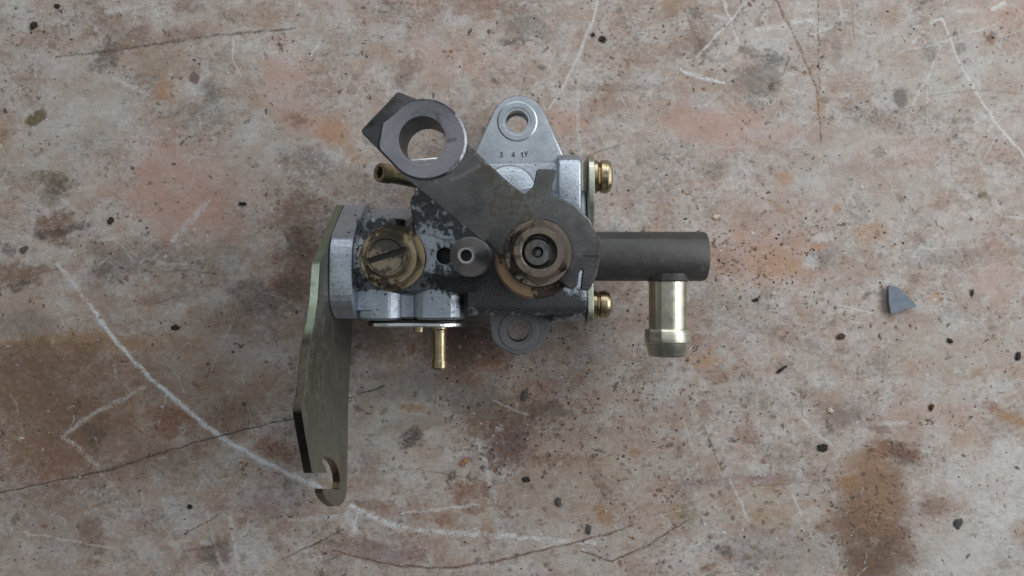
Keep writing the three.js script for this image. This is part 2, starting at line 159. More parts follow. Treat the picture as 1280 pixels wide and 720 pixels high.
  L([[112, 382], [138, 418], [165, 450], [195, 479], [222, 502], [255, 531], [290, 556], [330, 577], [365, 595], [402, 611]], 6, 'chalk', 0.75, 0.7, 0.3); L([[365, 592], [400, 612]], 14, 'chalk', 0.6, 1.2);
  L([[436, 632], [462, 644], [490, 657], [512, 661]], 9, 'chalk', 0.8, 1.1); L([[512, 661], [560, 666], [600, 668], [650, 671], [745, 680]], 7, 'chalk', 0.62, 1.3); L([[432, 640], [450, 672]], 9, 'chalk', 0.5, 1.2); L([[445, 640], [440, 672]], 6, 'chalk', 0.4, 1.2); L([[500, 642], [545, 637], [600, 630]], 4, 'chalk', 0.55, 1); L([[360, 650], [425, 645]], 6, 'chalk', 0.4, 1.2);
  L([[75, 548], [115, 518], [182, 484]], 7, 'white', 0.42, 1.1); L([[78, 545], [100, 562], [125, 585]], 8, 'white', 0.45, 1.2); L([[120, 585], [170, 640], [210, 668]], 3, 'white', 0.25, 1.2);
  L([[748, -10], [741, 24], [725, 65], [706, 105], [684, 138]], 3.4, 'white', 0.7, 0.7); L([[722, 80], [722, 160], [728, 200]], 5, 'white', 0.4, 1.2); L([[712, 60], [690, 98]], 6, 'white', 0.25, 1.2);
  L([[870, 72], [900, 40], [934, 2]], 3.6, 'white', 0.7, 0.7); L([[902, -5], [912, 25], [924, 56]], 4, 'chalk', 0.55, 0.8); L([[850, 86], [880, 98], [908, 105]], 7, 'chalk', 0.75, 0.9, 0.8); L([[945, 38], [975, 33], [1000, 26], [1022, 28]], 9, 'white', 0.6, 1.1); L([[923, 12], [947, 40]], 3, 'white', 0.4, 0.9); L([[1020, 41], [1042, 33]], 4, 'white', 0.5, 0.9); L([[890, 20], [912, 25]], 4, 'white', 0.4); L([[1048, 0], [1054, 32]], 3, 'white', 0.4); L([[965, 0], [950, 28]], 3, 'white', 0.35);
  L([[1177, 22], [1186, 45], [1197, 75], [1222, 118], [1247, 158], [1290, 205]], 3.6, 'white', 0.75, 0.6); L([[1178, 50], [1163, 90], [1140, 132]], 4, 'white', 0.5, 1); L([[1120, 66], [1180, 52], [1248, 30]], 3, 'white', 0.45, 1); L([[1162, 30], [1178, 22]], 5, 'white', 0.6); L([[1238, 13], [1258, 2]], 8, 'white', 0.85, 0.6); L([[1195, 14], [1228, 14]], 7, 'white', 0.5, 1.1); L([[1140, 55], [1155, 38]], 4, 'white', 0.5); L([[1160, 95], [1158, 160]], 2, 'white', 0.3);
  L([[1045, 380], [1090, 392]], 2.5, 'white', 0.6, 0.7); L([[1095, 315], [1220, 308]], 2, 'white', 0.3, 1); L([[1020, 350], [1010, 385]], 2, 'white', 0.35); L([[1250, 270], [1280, 272]], 4, 'white', 0.4);
  L([[596, 548], [606, 580], [620, 630]], 7, 'chalk', 0.45, 1.1); L([[615, 500], [660, 520]], 3, 'white', 0.35); L([[853, 522], [862, 545], [872, 585]], 4, 'white', 0.45, 1.1); L([[912, 600], [925, 625], [936, 652]], 4, 'white', 0.5, 1); L([[1003, 524], [1022, 542], [1042, 558]], 6, 'white', 0.5, 1.1); L([[945, 490], [948, 545]], 4, 'white', 0.35, 1.2); L([[1095, 530], [1135, 528]], 8, 'white', 0.4, 1.2); L([[990, 615], [1002, 645]], 4, 'white', 0.4);
  L([[264, 246], [240, 275], [213, 303]], 11, 'chalk', 0.42, 1.1); L([[140, 97], [180, 116]], 7, 'white', 0.4, 1.1); L([[291, 45], [291, 75], [303, 98]], 2, 'white', 0.6, 0.6); L([[400, 52], [388, 70]], 4, 'white', 0.5); L([[120, 302], [145, 297]], 5, 'white', 0.45); L([[130, 15], [175, 8]], 8, 'white', 0.45, 1.2); L([[190, 0], [202, 30]], 4, 'white', 0.3); L([[195, 330], [235, 330]], 5, 'white', 0.3); L([[288, 640], [292, 680], [300, 722]], 6, 'white', 0.45, 1.2); L([[258, 640], [270, 690], [285, 720]], 4, 'white', 0.4, 1.2); L([[205, 675], [225, 685]], 10, 'white', 0.4, 1.2); L([[250, 677], [265, 680]], 9, 'white', 0.4); L([[25, 665], [120, 682], [150, 688]], 2.5, 'white', 0.4, 0.9); L([[200, 650], [218, 680]], 2, 'white', 0.35); L([[430, 10], [440, 50]], 6, 'white', 0.3, 1.2); L([[345, 668], [385, 690]], 10, 'white', 0.3, 1.2); L([[775, 570], [800, 600]], 5, 'white', 0.25); L([[300, 60], [340, 40]], 4, 'white', 0.3);
  B(1092, 695, 44, 34, 0, 'dark', 0.42, 1, 0.6, 1.1); B(1070, 640, 26, 40, 0, 'dark', 0.22, 1, 0.7, 1.2); B(1120, 562, 30, 10, 8, 'rust', 0.5, 1, 0.4, 1.1);
  // cracks and dark lines
  L([[70, 72], [150, 62], [210, 53], [275, 44], [370, 35]], 3.2, 'dark', 0.62, 0.9); L([[-20, 620], [60, 603], [140, 587], [215, 562], [280, 544], [368, 522], [435, 498], [482, 482]], 1.7, 'dark', 0.85, 0.5, 0.1); L([[120, 590], [215, 563]], 3, 'dark', 0.4, 1);
  L([[415, 688], [450, 698], [500, 708], [560, 710], [620, 702], [690, 685], [760, 668], [790, 657]], 2.8, 'brown', 0.95, 0.6); L([[725, 690], [765, 702], [805, 684], [860, 650]], 2.8, 'brown', 0.95, 0.6); L([[400, 706], [430, 690]], 1.5, 'dark', 0.5);
  L([[968, -5], [990, 40], [1008, 80], [1021, 112], [1026, 180]], 3.2, 'brown', 0.7, 0.9); L([[1022, -5], [1023, 60], [1024, 120]], 1.6, 'dark', 0.6, 1.2); L([[990, 68], [975, 98]], 2, 'dark', 0.5); L([[853, 10], [882, 72]], 4, 'brown', 0.45, 1.1);
  L([[230, 668], [278, 642]], 2, 'dark', 0.55, 1); L([[352, 700], [390, 682], [430, 662]], 1.7, 'dark', 0.75, 0.7); L([[700, 205], [780, 180]], 1.5, 'dark', 0.5, 1); L([[878, 530], [890, 560], [903, 592]], 2, 'brown', 0.6, 0.8); L([[870, 640], [912, 612], [1040, 600]], 1.5, 'brown', 0.4, 1); L([[735, 590], [758, 625]], 3, 'dark', 0.45, 0.9); L([[440, 500], [430, 506]], 2, 'dark', 0.6); L([[1063, 10], [1068, 50]], 1.5, 'brown', 0.35); L([[430, 592], [520, 586], [600, 600]], 1.4, 'brown', 0.45, 1); L([[1000, 485], [1003, 520]], 3, 'brown', 0.4); L([[180, 340], [240, 338], [270, 344]], 1.6, 'dark', 0.45, 1); L([[190, 380], [230, 370]], 3, 'dark', 0.35, 1); L([[780, 700], [960, 600]], 1.3, 'brown', 0.35, 1); L([[1050, 650], [1085, 632]], 1.4, 'dark', 0.4); L([[228, 690], [275, 682]], 2.4, 'dark', 0.55, 1);
  L([[1160, 120], [1220, 112], [1280, 118]], 1.4, 'grey', 0.45, 1.1);
  // fine random scratches, specks, flecks
  const r = rng(41);
  for (let i = 0; i < 760; i++) { const x = r() * 1440 - 80, y = r() * 810 - 45, a = r() * 6.283, l = 8 + 50 * r() * r(); bench.line([[x, y], [x + l * Math.cos(a) * 0.5 + 2, y + l * Math.sin(a) * 0.5 - 2], [x + l * Math.cos(a), y + l * Math.sin(a)]], 0.6 + 1.1 * r(), r() < 0.8 ? C.white : C.brown, 0.15 + 0.4 * r(), 1.0, 0.1); }
  for (let i = 0; i < 8500; i++) {
    const x = r() * 1440 - 80, y = r() * 810 - 45, dens = clamp01(0.25 + 1.6 * fbm(x / 90 + 5, y / 80 + 5, 3) + (x > 560 ? 0.14 : 0) + (Math.hypot(x - 780, y - 480) < 240 ? 0.25 : 0)); if (r() > dens) continue;
    const s = 0.5 + 1.5 * r() * r(), t = r(); bench.blob(x, y, s * (1 + r()), s, r() * 180, t < 0.5 ? C.dark : t < 0.74 ? C.rust : t < 0.88 ? C.white : C.orange, 0.4 + 0.5 * r(), 0.5, 0.6, 0, t < 0.74 ? -0.2 : 0.25);
  }
  for (let i = 0; i < 260; i++) { const x = r() * 1440 - 80, y = r() * 810 - 45, s = 2 + 4 * r() * r(), t = r(); bench.blob(x, y, s * (1 + r()), s, r() * 180, t < 0.6 ? C.dark : C.brown, 0.3 + 0.4 * r(), 0.8, 0.5, 0.4, -0.15); }
  for (let i = 0; i < 160; i++) { const x = 905 + 110 * (r() + r() - 1), y = 320 + 45 * (r() + r() - 1), s = 0.7 + 1.2 * r(); bench.blob(x, y, s * 1.3, s, r() * 180, r() < 0.5 ? C.rust : r() < 0.6 ? C.orange : C.dark, 0.6, 0.5, 0.6, 0, 0.1); }
}
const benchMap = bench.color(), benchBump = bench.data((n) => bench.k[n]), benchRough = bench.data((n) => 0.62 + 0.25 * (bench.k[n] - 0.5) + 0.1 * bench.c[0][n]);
const far = new Canvas(2048, 1365, -2300, -1600, 3580, 2320); benchBase(far, true); const farMap = far.color();
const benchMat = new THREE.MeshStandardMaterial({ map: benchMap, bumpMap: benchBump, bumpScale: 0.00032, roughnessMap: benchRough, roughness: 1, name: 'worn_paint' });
const benchFarMat = new THREE.MeshStandardMaterial({ map: farMap, roughness: 0.72, name: 'worn_paint_far' });
function sheet(x0, y0, x1, y1, cv) {                        // a piece of the bench's top, uv from its place on the bench
  const g = new THREE.BufferGeometry(), X = (x) => (x - 640) * PX, Z = (y) => (y - 360) * PX, u = (x) => (x - cv.x0) / (cv.x1 - cv.x0), v = (y) => 1 - (y - cv.y0) / (cv.y1 - cv.y0);
  g.setAttribute('position', new THREE.Float32BufferAttribute([X(x0), 0, Z(y0), X(x0), 0, Z(y1), X(x1), 0, Z(y1), X(x1), 0, Z(y0)], 3));
  g.setAttribute('normal', new THREE.Float32BufferAttribute([0, 1, 0, 0, 1, 0, 0, 1, 0, 0, 1, 0], 3));
  g.setAttribute('uv', new THREE.Float32BufferAttribute([u(x0), v(y0), u(x0), v(y1), u(x1), v(y1), u(x1), v(y0)], 2));
  g.setIndex([0, 1, 2, 0, 2, 3]); return g;
}
{
  const F = [far.x0, far.y0, far.x1, far.y1];
  const ring = mergeGeometries([sheet(F[0], F[1], F[2], by0, far), sheet(F[0], by1, F[2], F[3], far), sheet(F[0], by0, bx0, by1, far), sheet(bx1, by0, F[2], by1, far)]);
  const slab = new THREE.BoxGeometry((F[2] - F[0]) * PX, 0.03, (F[3] - F[1]) * PX); slab.translate(((F[0] + F[2]) / 2 - 640) * PX, -0.0154, ((F[1] + F[3]) / 2 - 360) * PX);
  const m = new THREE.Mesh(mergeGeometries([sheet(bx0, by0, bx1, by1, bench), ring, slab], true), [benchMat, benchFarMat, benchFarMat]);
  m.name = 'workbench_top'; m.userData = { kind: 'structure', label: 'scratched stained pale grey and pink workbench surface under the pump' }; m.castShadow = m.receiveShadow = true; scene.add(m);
}

// ------------------------------------------------------------------ helpers: places, shapes
const sc = (h) => (DIST - h) / FPX;                                   // mm per photograph pixel at height h
const P = (x, y, h) => new THREE.Vector3((x - 640) * sc(h), h, (y - 360) * sc(h)).multiplyScalar(MM);   // point in metres
const XZ = (x, y, h) => [(x - 640) * sc(h) * MM, (y - 360) * sc(h) * MM];
function roundPoly(pts, r) {                                          // polygon [[a, b]] with rounded corners -> Shape points
  const out = [], n = pts.length;
  for (let i = 0; i < n; i++) {
    const p = pts[i], a = pts[(i + n - 1) % n], b = pts[(i + 1) % n], rr = p[2] ?? r;
    const la = Math.hypot(a[0] - p[0], a[1] - p[1]), lb = Math.hypot(b[0] - p[0], b[1] - p[1]), ta = Math.min(rr / la, 0.48), tb = Math.min(rr / lb, 0.48);
    const A = [p[0] + (a[0] - p[0]) * ta, p[1] + (a[1] - p[1]) * ta], Bq = [p[0] + (b[0] - p[0]) * tb, p[1] + (b[1] - p[1]) * tb];
    if (rr <= 0) { out.push([p[0], p[1]]); continue; }
    for (let k = 0; k <= 5; k++) { const t = k / 5; out.push([(1 - t) ** 2 * A[0] + 2 * t * (1 - t) * p[0] + t * t * Bq[0], (1 - t) ** 2 * A[1] + 2 * t * (1 - t) * p[1] + t * t * Bq[1]]); }
  }
  return out;
}
function extrude(points, depth, bevel, holes = []) {
  const s = new THREE.Shape(points.map(([a, b]) => new THREE.Vector2(a, b)));
  for (const h of holes) { const q = new THREE.Path(); q.absarc(h[0], h[1], h[2], 0, Math.PI * 2, true); s.holes.push(q); }
  const g = new THREE.ExtrudeGeometry(s, { depth: depth - 2 * bevel, bevelEnabled: bevel > 0, bevelThickness: bevel, bevelSize: bevel, bevelOffset: -bevel, bevelSegments: 3, curveSegments: 40 });
  g.translate(0, 0, bevel); return g;
}
// outline in metres [x, z] -> plate between two heights in mm
function plateY(xz, h0, h1, bevel, holes = []) { const g = extrude(xz.map(([x, z]) => [x, -z]), (h1 - h0) * MM, bevel * MM, holes.map(([x, z, r]) => [x, -z, r])); g.rotateX(-Math.PI / 2); g.translate(0, h0 * MM, 0); return g; }
// profile [z, h] in mm -> bar along x between two x in mm
function barX(zh, x0, x1, bevel) { const g = extrude(zh.map(([z, h]) => [-z * MM, h * MM]), (x1 - x0) * MM, bevel * MM); g.rotateY(Math.PI / 2); g.translate(x0 * MM, 0, 0); return g; }
// profile [x, h] in mm -> bar along z
function barZ(xh, z0, z1, bevel) { const g = extrude(xh.map(([x, h]) => [x * MM, h * MM]), (z1 - z0) * MM, bevel * MM); g.translate(0, 0, z0 * MM); return g; }
// turned part: profile [radius, along] in mm from a point in a direction
function turned(profile, origin, dir, seg = 56) {
  const g = new THREE.LatheGeometry(profile.map(([r, t]) => new THREE.Vector2(Math.max(r, 0.0001) * MM, t * MM)), seg);
  g.applyQuaternion(new THREE.Quaternion().setFromUnitVectors(new THREE.Vector3(0, 1, 0), dir.clone().normalize())); g.translate(origin.x, origin.y, origin.z); return g;
}
const UP = new THREE.Vector3(0, 1, 0), XP = new THREE.Vector3(1, 0, 0), ZP = new THREE.Vector3(0, 0, 1);
const hexPts = (cx, cz, R, rot) => [...Array(6)].map((_, i) => [cx + R * Math.cos(rot + i * Math.PI / 3), cz + R * Math.sin(rot + i * Math.PI / 3)]);
const evalr = new Evaluator(); evalr.useGroups = false; evalr.attributes = ['position', 'normal'];
function prep(g) { g = g.index ? g.toNonIndexed() : g.clone(); for (const k of Object.keys(g.attributes)) if (k !== 'position' && k !== 'normal') g.deleteAttribute(k); if (!g.attributes.normal) g.computeVertexNormals(); g.clearGroups(); return g; }
function cut(a, ...bs) { let x = new Brush(prep(a)); x.updateMatrixWorld(); for (const b of bs) { const y = new Brush(prep(b)); y.updateMatrixWorld(); x = evalr.evaluate(x, y, SUBTRACTION); } return x.geometry; }
const TEX = 0.1;                                                       // metres covered by a metal texture, centred on the pump
function boxUV(g) {
  const p = g.attributes.position, nn = g.attributes.normal, uv = new Float32Array(p.count * 2), S = (v) => v / TEX + 0.5;
  for (let i = 0; i < p.count; i += 3) {
    let nx = 0, ny = 0, nz = 0; for (let k = 0; k < 3; k++) { nx += Math.abs(nn.getX(i + k)); ny += Math.abs(nn.getY(i + k)); nz += Math.abs(nn.getZ(i + k)); }
    for (let k = 0; k < 3; k++) { const x = p.getX(i + k), y = p.getY(i + k), z = p.getZ(i + k), j = (i + k) * 2;
      if (ny >= nx * 0.55 && ny >= nz * 0.55) { uv[j] = S(x); uv[j + 1] = S(-z); } else if (nz >= nx) { uv[j] = S(x); uv[j + 1] = S(-z + (y - 0.02)); } else { uv[j] = S(x + (y - 0.02)); uv[j + 1] = S(-z); } }
  }
  g.setAttribute('uv', new THREE.BufferAttribute(uv, 2)); return g;
}
const BASE = P(590, 320, 0);                                           // foot of the pump on the bench
function finish(gs, crease = 0.55) { gs = Array.isArray(gs) ? gs : [gs]; let g = mergeGeometries(gs.map(prep)); g = boxUV(toCreasedNormals(g, crease)); g.translate(-BASE.x, 0, -BASE.z); return g; }
const used = new Map(); const numbered = (n) => { const k = used.get(n) ?? 0; used.set(n, k + 1); return k ? `${n}_${String(k).padStart(3, '0')}` : n; };
function part(name, gs, mat, parent, crease) { const m = new THREE.Mesh(finish(gs, crease), mat); m.name = name; m.castShadow = m.receiveShadow = true; parent.add(m); return m; }

// ------------------------------------------------------------------ metals
// spots: grime, and painted shade on the lower ear; list of [x, y, rx, ry, amount] in photograph pixels at the height hh
function metal(name, { seed, base, tint, grime, gcol, amount = 0.2, rough = 0.4, grough = 0.8, metalness = 1, size = 512, spots = [], hh = 27, speck = 0, scratch = 60, bump = 0.00006, ragged = 0.5, mottle = 0.16 }) {
  const cv = new Canvas(size, size, -50, -50, 50, 50);                  // mm about the bench centre
  const r = rng(seed), ox = r() * 200, oy = r() * 200, G = new Float32Array(size * size), s = sc(hh);
  cv.each((n, x, y) => {
    const a = fbm(x / 9 + ox, y / 9 + oy, 4), b = fbm(x / 2.2 + oy, y / 2.2 - ox, 4), f = fbm(x / 0.55 + ox, y / 0.55, 2);
    const m = clamp01(0.5 + 0.9 * a), q = 1 + mottle * b + 0.10 * f;
    for (let c = 0; c < 3; c++) cv.c[c][n] = (base[c] + (tint[c] - base[c]) * m) * q;
    let loc = amount; for (const [px, py, rx, ry, am] of spots) { const u = (x - (px - 640) * s) / (rx * s), v = (y - (py - 360) * s) / (ry * s), d = u * u + v * v; if (d < 4) loc += am * Math.exp(-d * 1.1); }
    const e = fbm(x / 0.9 - ox, y / 1.1 + ox, 3), t = loc + 0.5 * b + 0.3 * a + ragged * e + 0.15 * f, g = 0.45 * sstep(0.38, 0.9, t) + 0.52 * sstep(0.6, 0.8, t); G[n] = clamp01(g * (0.95 + 0.12 * f));
    cv.k[n] = 0.5 + 0.25 * f + 0.2 * b - 0.15 * g;
  });
  for (let i = 0; i < speck; i++) { const x = r() * 100 - 50, y = r() * 100 - 50, q = 0.08 + 0.26 * r() * r() * r(); let loc = 0.05 + amount * 0.6; for (const [px, py, rx, ry, am] of spots) { const u = (x - (px - 640) * s) / (rx * s * 1.3), v = (y - (py - 360) * s) / (ry * s * 1.3); loc += am * Math.exp(-(u * u + v * v)); } if (r() > loc) continue;
    cv.each((n, px, py) => { const d = Math.hypot(px - x, (py - y) * 1.2) / q + 0.7 * noise(px * 4, py * 4); G[n] = Math.max(G[n], 1 - sstep(0.6, 1.1, d)); }, x - q * 2, y - q * 2, x + q * 2, y + q * 2); }
  cv.each((n) => { for (let c = 0; c < 3; c++) cv.c[c][n] += (gcol[c] - cv.c[c][n]) * G[n]; });
  for (let i = 0; i < scratch; i++) { const x = r() * 100 - 50, y = r() * 100 - 50, a = r() * 6.28, l = 1 + 5 * r() * r(); cv.line([[x, y], [x + l * Math.cos(a), y + l * Math.sin(a)]], 0.12, r() < 0.6 ? tint.map((v) => v * 1.35) : gcol, 0.5, 0.3); }
  const orm = cv.data((n) => [1, rough + (grough - rough) * G[n] + 0.5 * (cv.k[n] - 0.5), metalness * (1 - G[n] * 0.95)]);
  return new THREE.MeshPhysicalMaterial({ name, map: cv.color(), roughnessMap: orm, metalnessMap: orm, roughness: 1, metalness: 1, bumpMap: cv.data((n) => cv.k[n]), bumpScale: bump });
}
const bodySpots = [[525, 265, 50, 26, 0.46], [560, 262, 40, 26, 0.3], [600, 295, 40, 30, 0.7], [487, 283, 44, 16, 0.7], [487, 354, 44, 14, 0.62], [455, 322, 16, 40, 0.35], [580, 352, 50, 14, 0.8], [640, 350, 80, 50, 0.85], [660, 380, 60, 26, 0.5], [600, 372, 30, 24, 0.4], [470, 395, 30, 6, 0.3], [447, 320, 5, 60, 0.35], [500, 250, 40, 10, 0.3], [650, 260, 60, 30, 0.45], [545, 330, 14, 14, 0.2], [535, 238, 20, 12, 0.6], [715, 385, 24, 20, 0.7], [556, 320, 18, 16, 0.2]];
const M = {
  cast: metal('cast_aluminium', { seed: 3, base: [0.36, 0.405, 0.46], tint: [0.50, 0.555, 0.62], gcol: [0.016, 0.015, 0.015], amount: 0.16, rough: 0.46, metalness: 0.85, size: 1024, spots: bodySpots, speck: 7000, scratch: 14, hh: 24, grough: 0.5, bump: 0.00014 }),
  flange: metal('flange_aluminium', { seed: 5, base: [0.38, 0.42, 0.46], tint: [0.50, 0.54, 0.58], gcol: [0.105, 0.107, 0.113], ragged: 0.3, amount: 0.1, rough: 0.4, metalness: 0.9, size: 1024, spots: [[650, 425, 80, 60, 0.95], [640, 225, 50, 20, 0.5], [650, 370, 80, 40, 0.9], [640, 280, 90, 70, 0.8], [600, 215, 20, 20, 0.5]], speck: 500, hh: 15 }),  // lower ear darkened by spots: shade painted in together with grime
  lever: metal('lever_steel', { seed: 11, base: [0.085, 0.082, 0.08], tint: [0.175, 0.176, 0.178], gcol: [0.05, 0.04, 0.026], amount: 0.34, mottle: 0.3, rough: 0.34, grough: 0.42, metalness: 0.95, size: 1024, scratch: 260, spots: [[640, 300, 60, 60, 0.3], [680, 225, 20, 20, 0.3], [585, 240, 50, 34, 0.12], [610, 215, 14, 20, 0.5], [640, 250, 26, 20, 0.25]], speck: 200, hh: 42 }),
  boss: metal('lever_boss_steel', { seed: 13, base: [0.20, 0.20, 0.213], tint: [0.29, 0.295, 0.32], gcol: [0.04, 0.032, 0.027], amount: 0.05, rough: 0.30, metalness: 0.95, size: 512, scratch: 160, spots: [[580, 215, 34, 34, 0.55], [540, 232, 34, 14, 0.4], [468, 145, 26, 26, 0.4]], hh: 45 }),
  plate: metal('bracket_steel', { seed: 17, base: [0.19, 0.185, 0.155], tint: [0.26, 0.255, 0.215], gcol: [0.085, 0.075, 0.05], amount: 0.36, rough: 0.42, mottle: 0.28, scratch: 240, metalness: 0.85, size: 512, hh: 20 }),
  zinc: metal('yellowed_zinc', { seed: 19, base: [0.46, 0.47, 0.38], tint: [0.60, 0.61, 0.52], gcol: [0.10, 0.085, 0.05], amount: 0.2, rough: 0.38, size: 512 }),
  brass: metal('brass', { seed: 23, base: [0.38, 0.305, 0.185], tint: [0.52, 0.435, 0.285], gcol: [0.08, 0.055, 0.03], amount: 0.4, rough: 0.34, grough: 0.5, size: 512 }),
  dirtyBrass: metal('dirty_brass', { seed: 29, base: [0.29, 0.23, 0.15], tint: [0.44, 0.355, 0.235], gcol: [0.04, 0.028, 0.018], amount: 0.4, rough: 0.3, grough: 0.7, size: 512, spots: [[472, 325, 26, 34, 0.5], [490, 286, 30, 14, 0.6], [488, 358, 30, 10, 0.3], [518, 322, 12, 26, -0.7]], hh: 33 }),
  nickel: metal('pale_plated_brass', { seed: 31, base: [0.56, 0.53, 0.43], tint: [0.67, 0.64, 0.54], gcol: [0.12, 0.085, 0.04], amount: 0.16, rough: 0.37, size: 256 }),
  rust: metal('rusty_copper_washer', { seed: 37, base: [0.34, 0.215, 0.135], tint: [0.47, 0.32, 0.21], gcol: [0.022, 0.017, 0.014], amount: 0.5, rough: 0.55, metalness: 0.55, size: 1024, spots: [[690, 375, 30, 30, 0.5], [720, 350, 20, 30, 0.5], [626, 305, 8, 20, 0.3], [636, 350, 22, 18, -0.35]], hh: 40 }),
  pin: metal('grey_zinc', { seed: 43, base: [0.38, 0.385, 0.41], tint: [0.47, 0.475, 0.50], gcol: [0.06, 0.055, 0.05], amount: 0.12, rough: 0.5, metalness: 0.7, size: 256 }),
  chip: metal('chip_steel', { seed: 61, base: [0.17, 0.20, 0.24], tint: [0.25, 0.285, 0.33], gcol: [0.05, 0.05, 0.05], amount: 0.15, rough: 0.42, size: 256, metalness: 0.8 }),
  boltHead: metal('dirty_bolt_head', { seed: 67, base: [0.17, 0.14, 0.10], tint: [0.30, 0.25, 0.18], gcol: [0.018, 0.014, 0.012], amount: 0.56, rough: 0.3, grough: 0.5, size: 512, spots: [[492, 302, 30, 14, 0.45]], hh: 36 }),
  silver: metal('bright_steel', { seed: 47, base: [0.55, 0.56, 0.57], tint: [0.66, 0.67, 0.68], gcol: [0.05, 0.05, 0.05], amount: 0.12, rough: 0.3, size: 256 }),
  pipe: metal('black_pipe', { seed: 53, base: [0.042, 0.040, 0.039], tint: [0.058, 0.054, 0.052], gcol: [0.105, 0.092, 0.08], amount: 0.36, rough: 0.48, grough: 0.75, metalness: 0.0, size: 512, bump: 0.0001, scratch: 160 }),
  nut: metal('bronzed_nut', { seed: 59, base: [0.15, 0.122, 0.098], tint: [0.27, 0.225, 0.18], gcol: [0.02, 0.016, 0.012], amount: 0.34, rough: 0.25, mottle: 0.3, grough: 0.6, size: 512, spots: [[636, 305, 20, 30, 0.45], [650, 345, 30, 14, 0.4], [680, 280, 30, 10, 0.25], [706, 308, 16, 30, -0.4], [672, 316, 20, 20, 0.2]], hh: 45 }),
  tab: metal('shaded_tab_steel', { seed: 73, base: [0.095, 0.095, 0.10], tint: [0.155, 0.158, 0.165], gcol: [0.03, 0.026, 0.022], amount: 0.3, rough: 0.4, size: 256, mottle: 0.25, scratch: 120, spots: [[468, 150, 20, 26, 0.15]], hh: 43 }),  // darker steel carrying the shade of the tab's turned-away slope
  bore: metal('dark_bore_steel', { seed: 71, base: [0.06, 0.055, 0.055], tint: [0.10, 0.095, 0.095], gcol: [0.02, 0.018, 0.017], amount: 0.3, rough: 0.42, size: 128 }),  // bore wall's shade is put into this colour; stamped letters share it
  dark: new THREE.MeshStandardMaterial({ name: 'black_and_shade', color: new THREE.Color().setRGB(0.012, 0.011, 0.011), roughness: 0.55 }),  // black of gasket and mark; inside recesses it stands in for shade
};

M.plateTinted = M.plate; M.plateTinted.vertexColors = true;

// ------------------------------------------------------------------ the oil pump
const pump = new THREE.Group(); pump.name = 'oil_pump'; pump.position.copy(BASE); pump.position.y = 0.0002; scene.add(pump);
pump.userData = { label: 'oily metal oil pump with lever arm, brass nipples and black pipe on the workbench', category: 'oil pump' };

// flange plate with its two screw ears
{
  const h = 15, arcTop = [], arcBot = [];
  for (let k = 0; k <= 16; k++) { const a = (200 + 140 * k / 16) * Math.PI / 180; arcTop.push(XZ(648.5 + 36 * Math.cos(a), 156 + 37 * Math.sin(a), h)); }
  for (let k = 0; k <= 16; k++) { const a = (20 + 165 * k / 16) * Math.PI / 180; const w = 1.6 * noise(k * 0.9, 4.2) - (k > 8 && k < 11 ? 1.6 : 0); arcBot.push(XZ(648 + (36 + w) * Math.cos(a), 409 + (35 + w) * Math.sin(a), h)); }
  const out = [...arcTop, XZ(706, 196, h), XZ(706, 388, h), XZ(694, 396, h), ...arcBot, XZ(606, 385, h), XZ(594, 370, h), XZ(588, 205, h), XZ(596, 184, h)];
  const [tx, tz] = XZ(646.5, 152, h), [qx, qz] = XZ(648, 413.5, h), rr = 17 * sc(h) * MM;
  const flange = part('mounting_flange', plateY(out, 8.6, h, 0.5, [[tx, tz, rr], [qx, qz, rr * 0.98]]), M.flange, pump);
  // turned seats round the two holes
  for (const [x, z] of [[tx, tz], [qx, qz]]) part('hole_rim', turned([[2.8, -0.6], [2.8, 0.12], [3.0, 0.22], [3.9, 0.22], [4.2, 0.02], [4.25, -0.6]], new THREE.Vector3(x, h * MM, z), UP), M.flange, flange);
  const font = await new FontLoader().loadAsync('fonts/droid/droid_sans_bold.typeface.json');
  for (const [ch, x, y] of [['3', 624, 197], ['4', 639, 197], ['1', 650, 197], ['Y', 655, 196]]) {
    const t = new TextGeometry(ch, { font, size: 1.1 * MM, depth: 0.12 * MM, curveSegments: 4, bevelEnabled: false }); t.rotateX(-Math.PI / 2); const p = P(x, y, h); t.translate(p.x, p.y - 0.00009, p.z);
    part('stamped_character', t, M.bore, flange);
  }
}
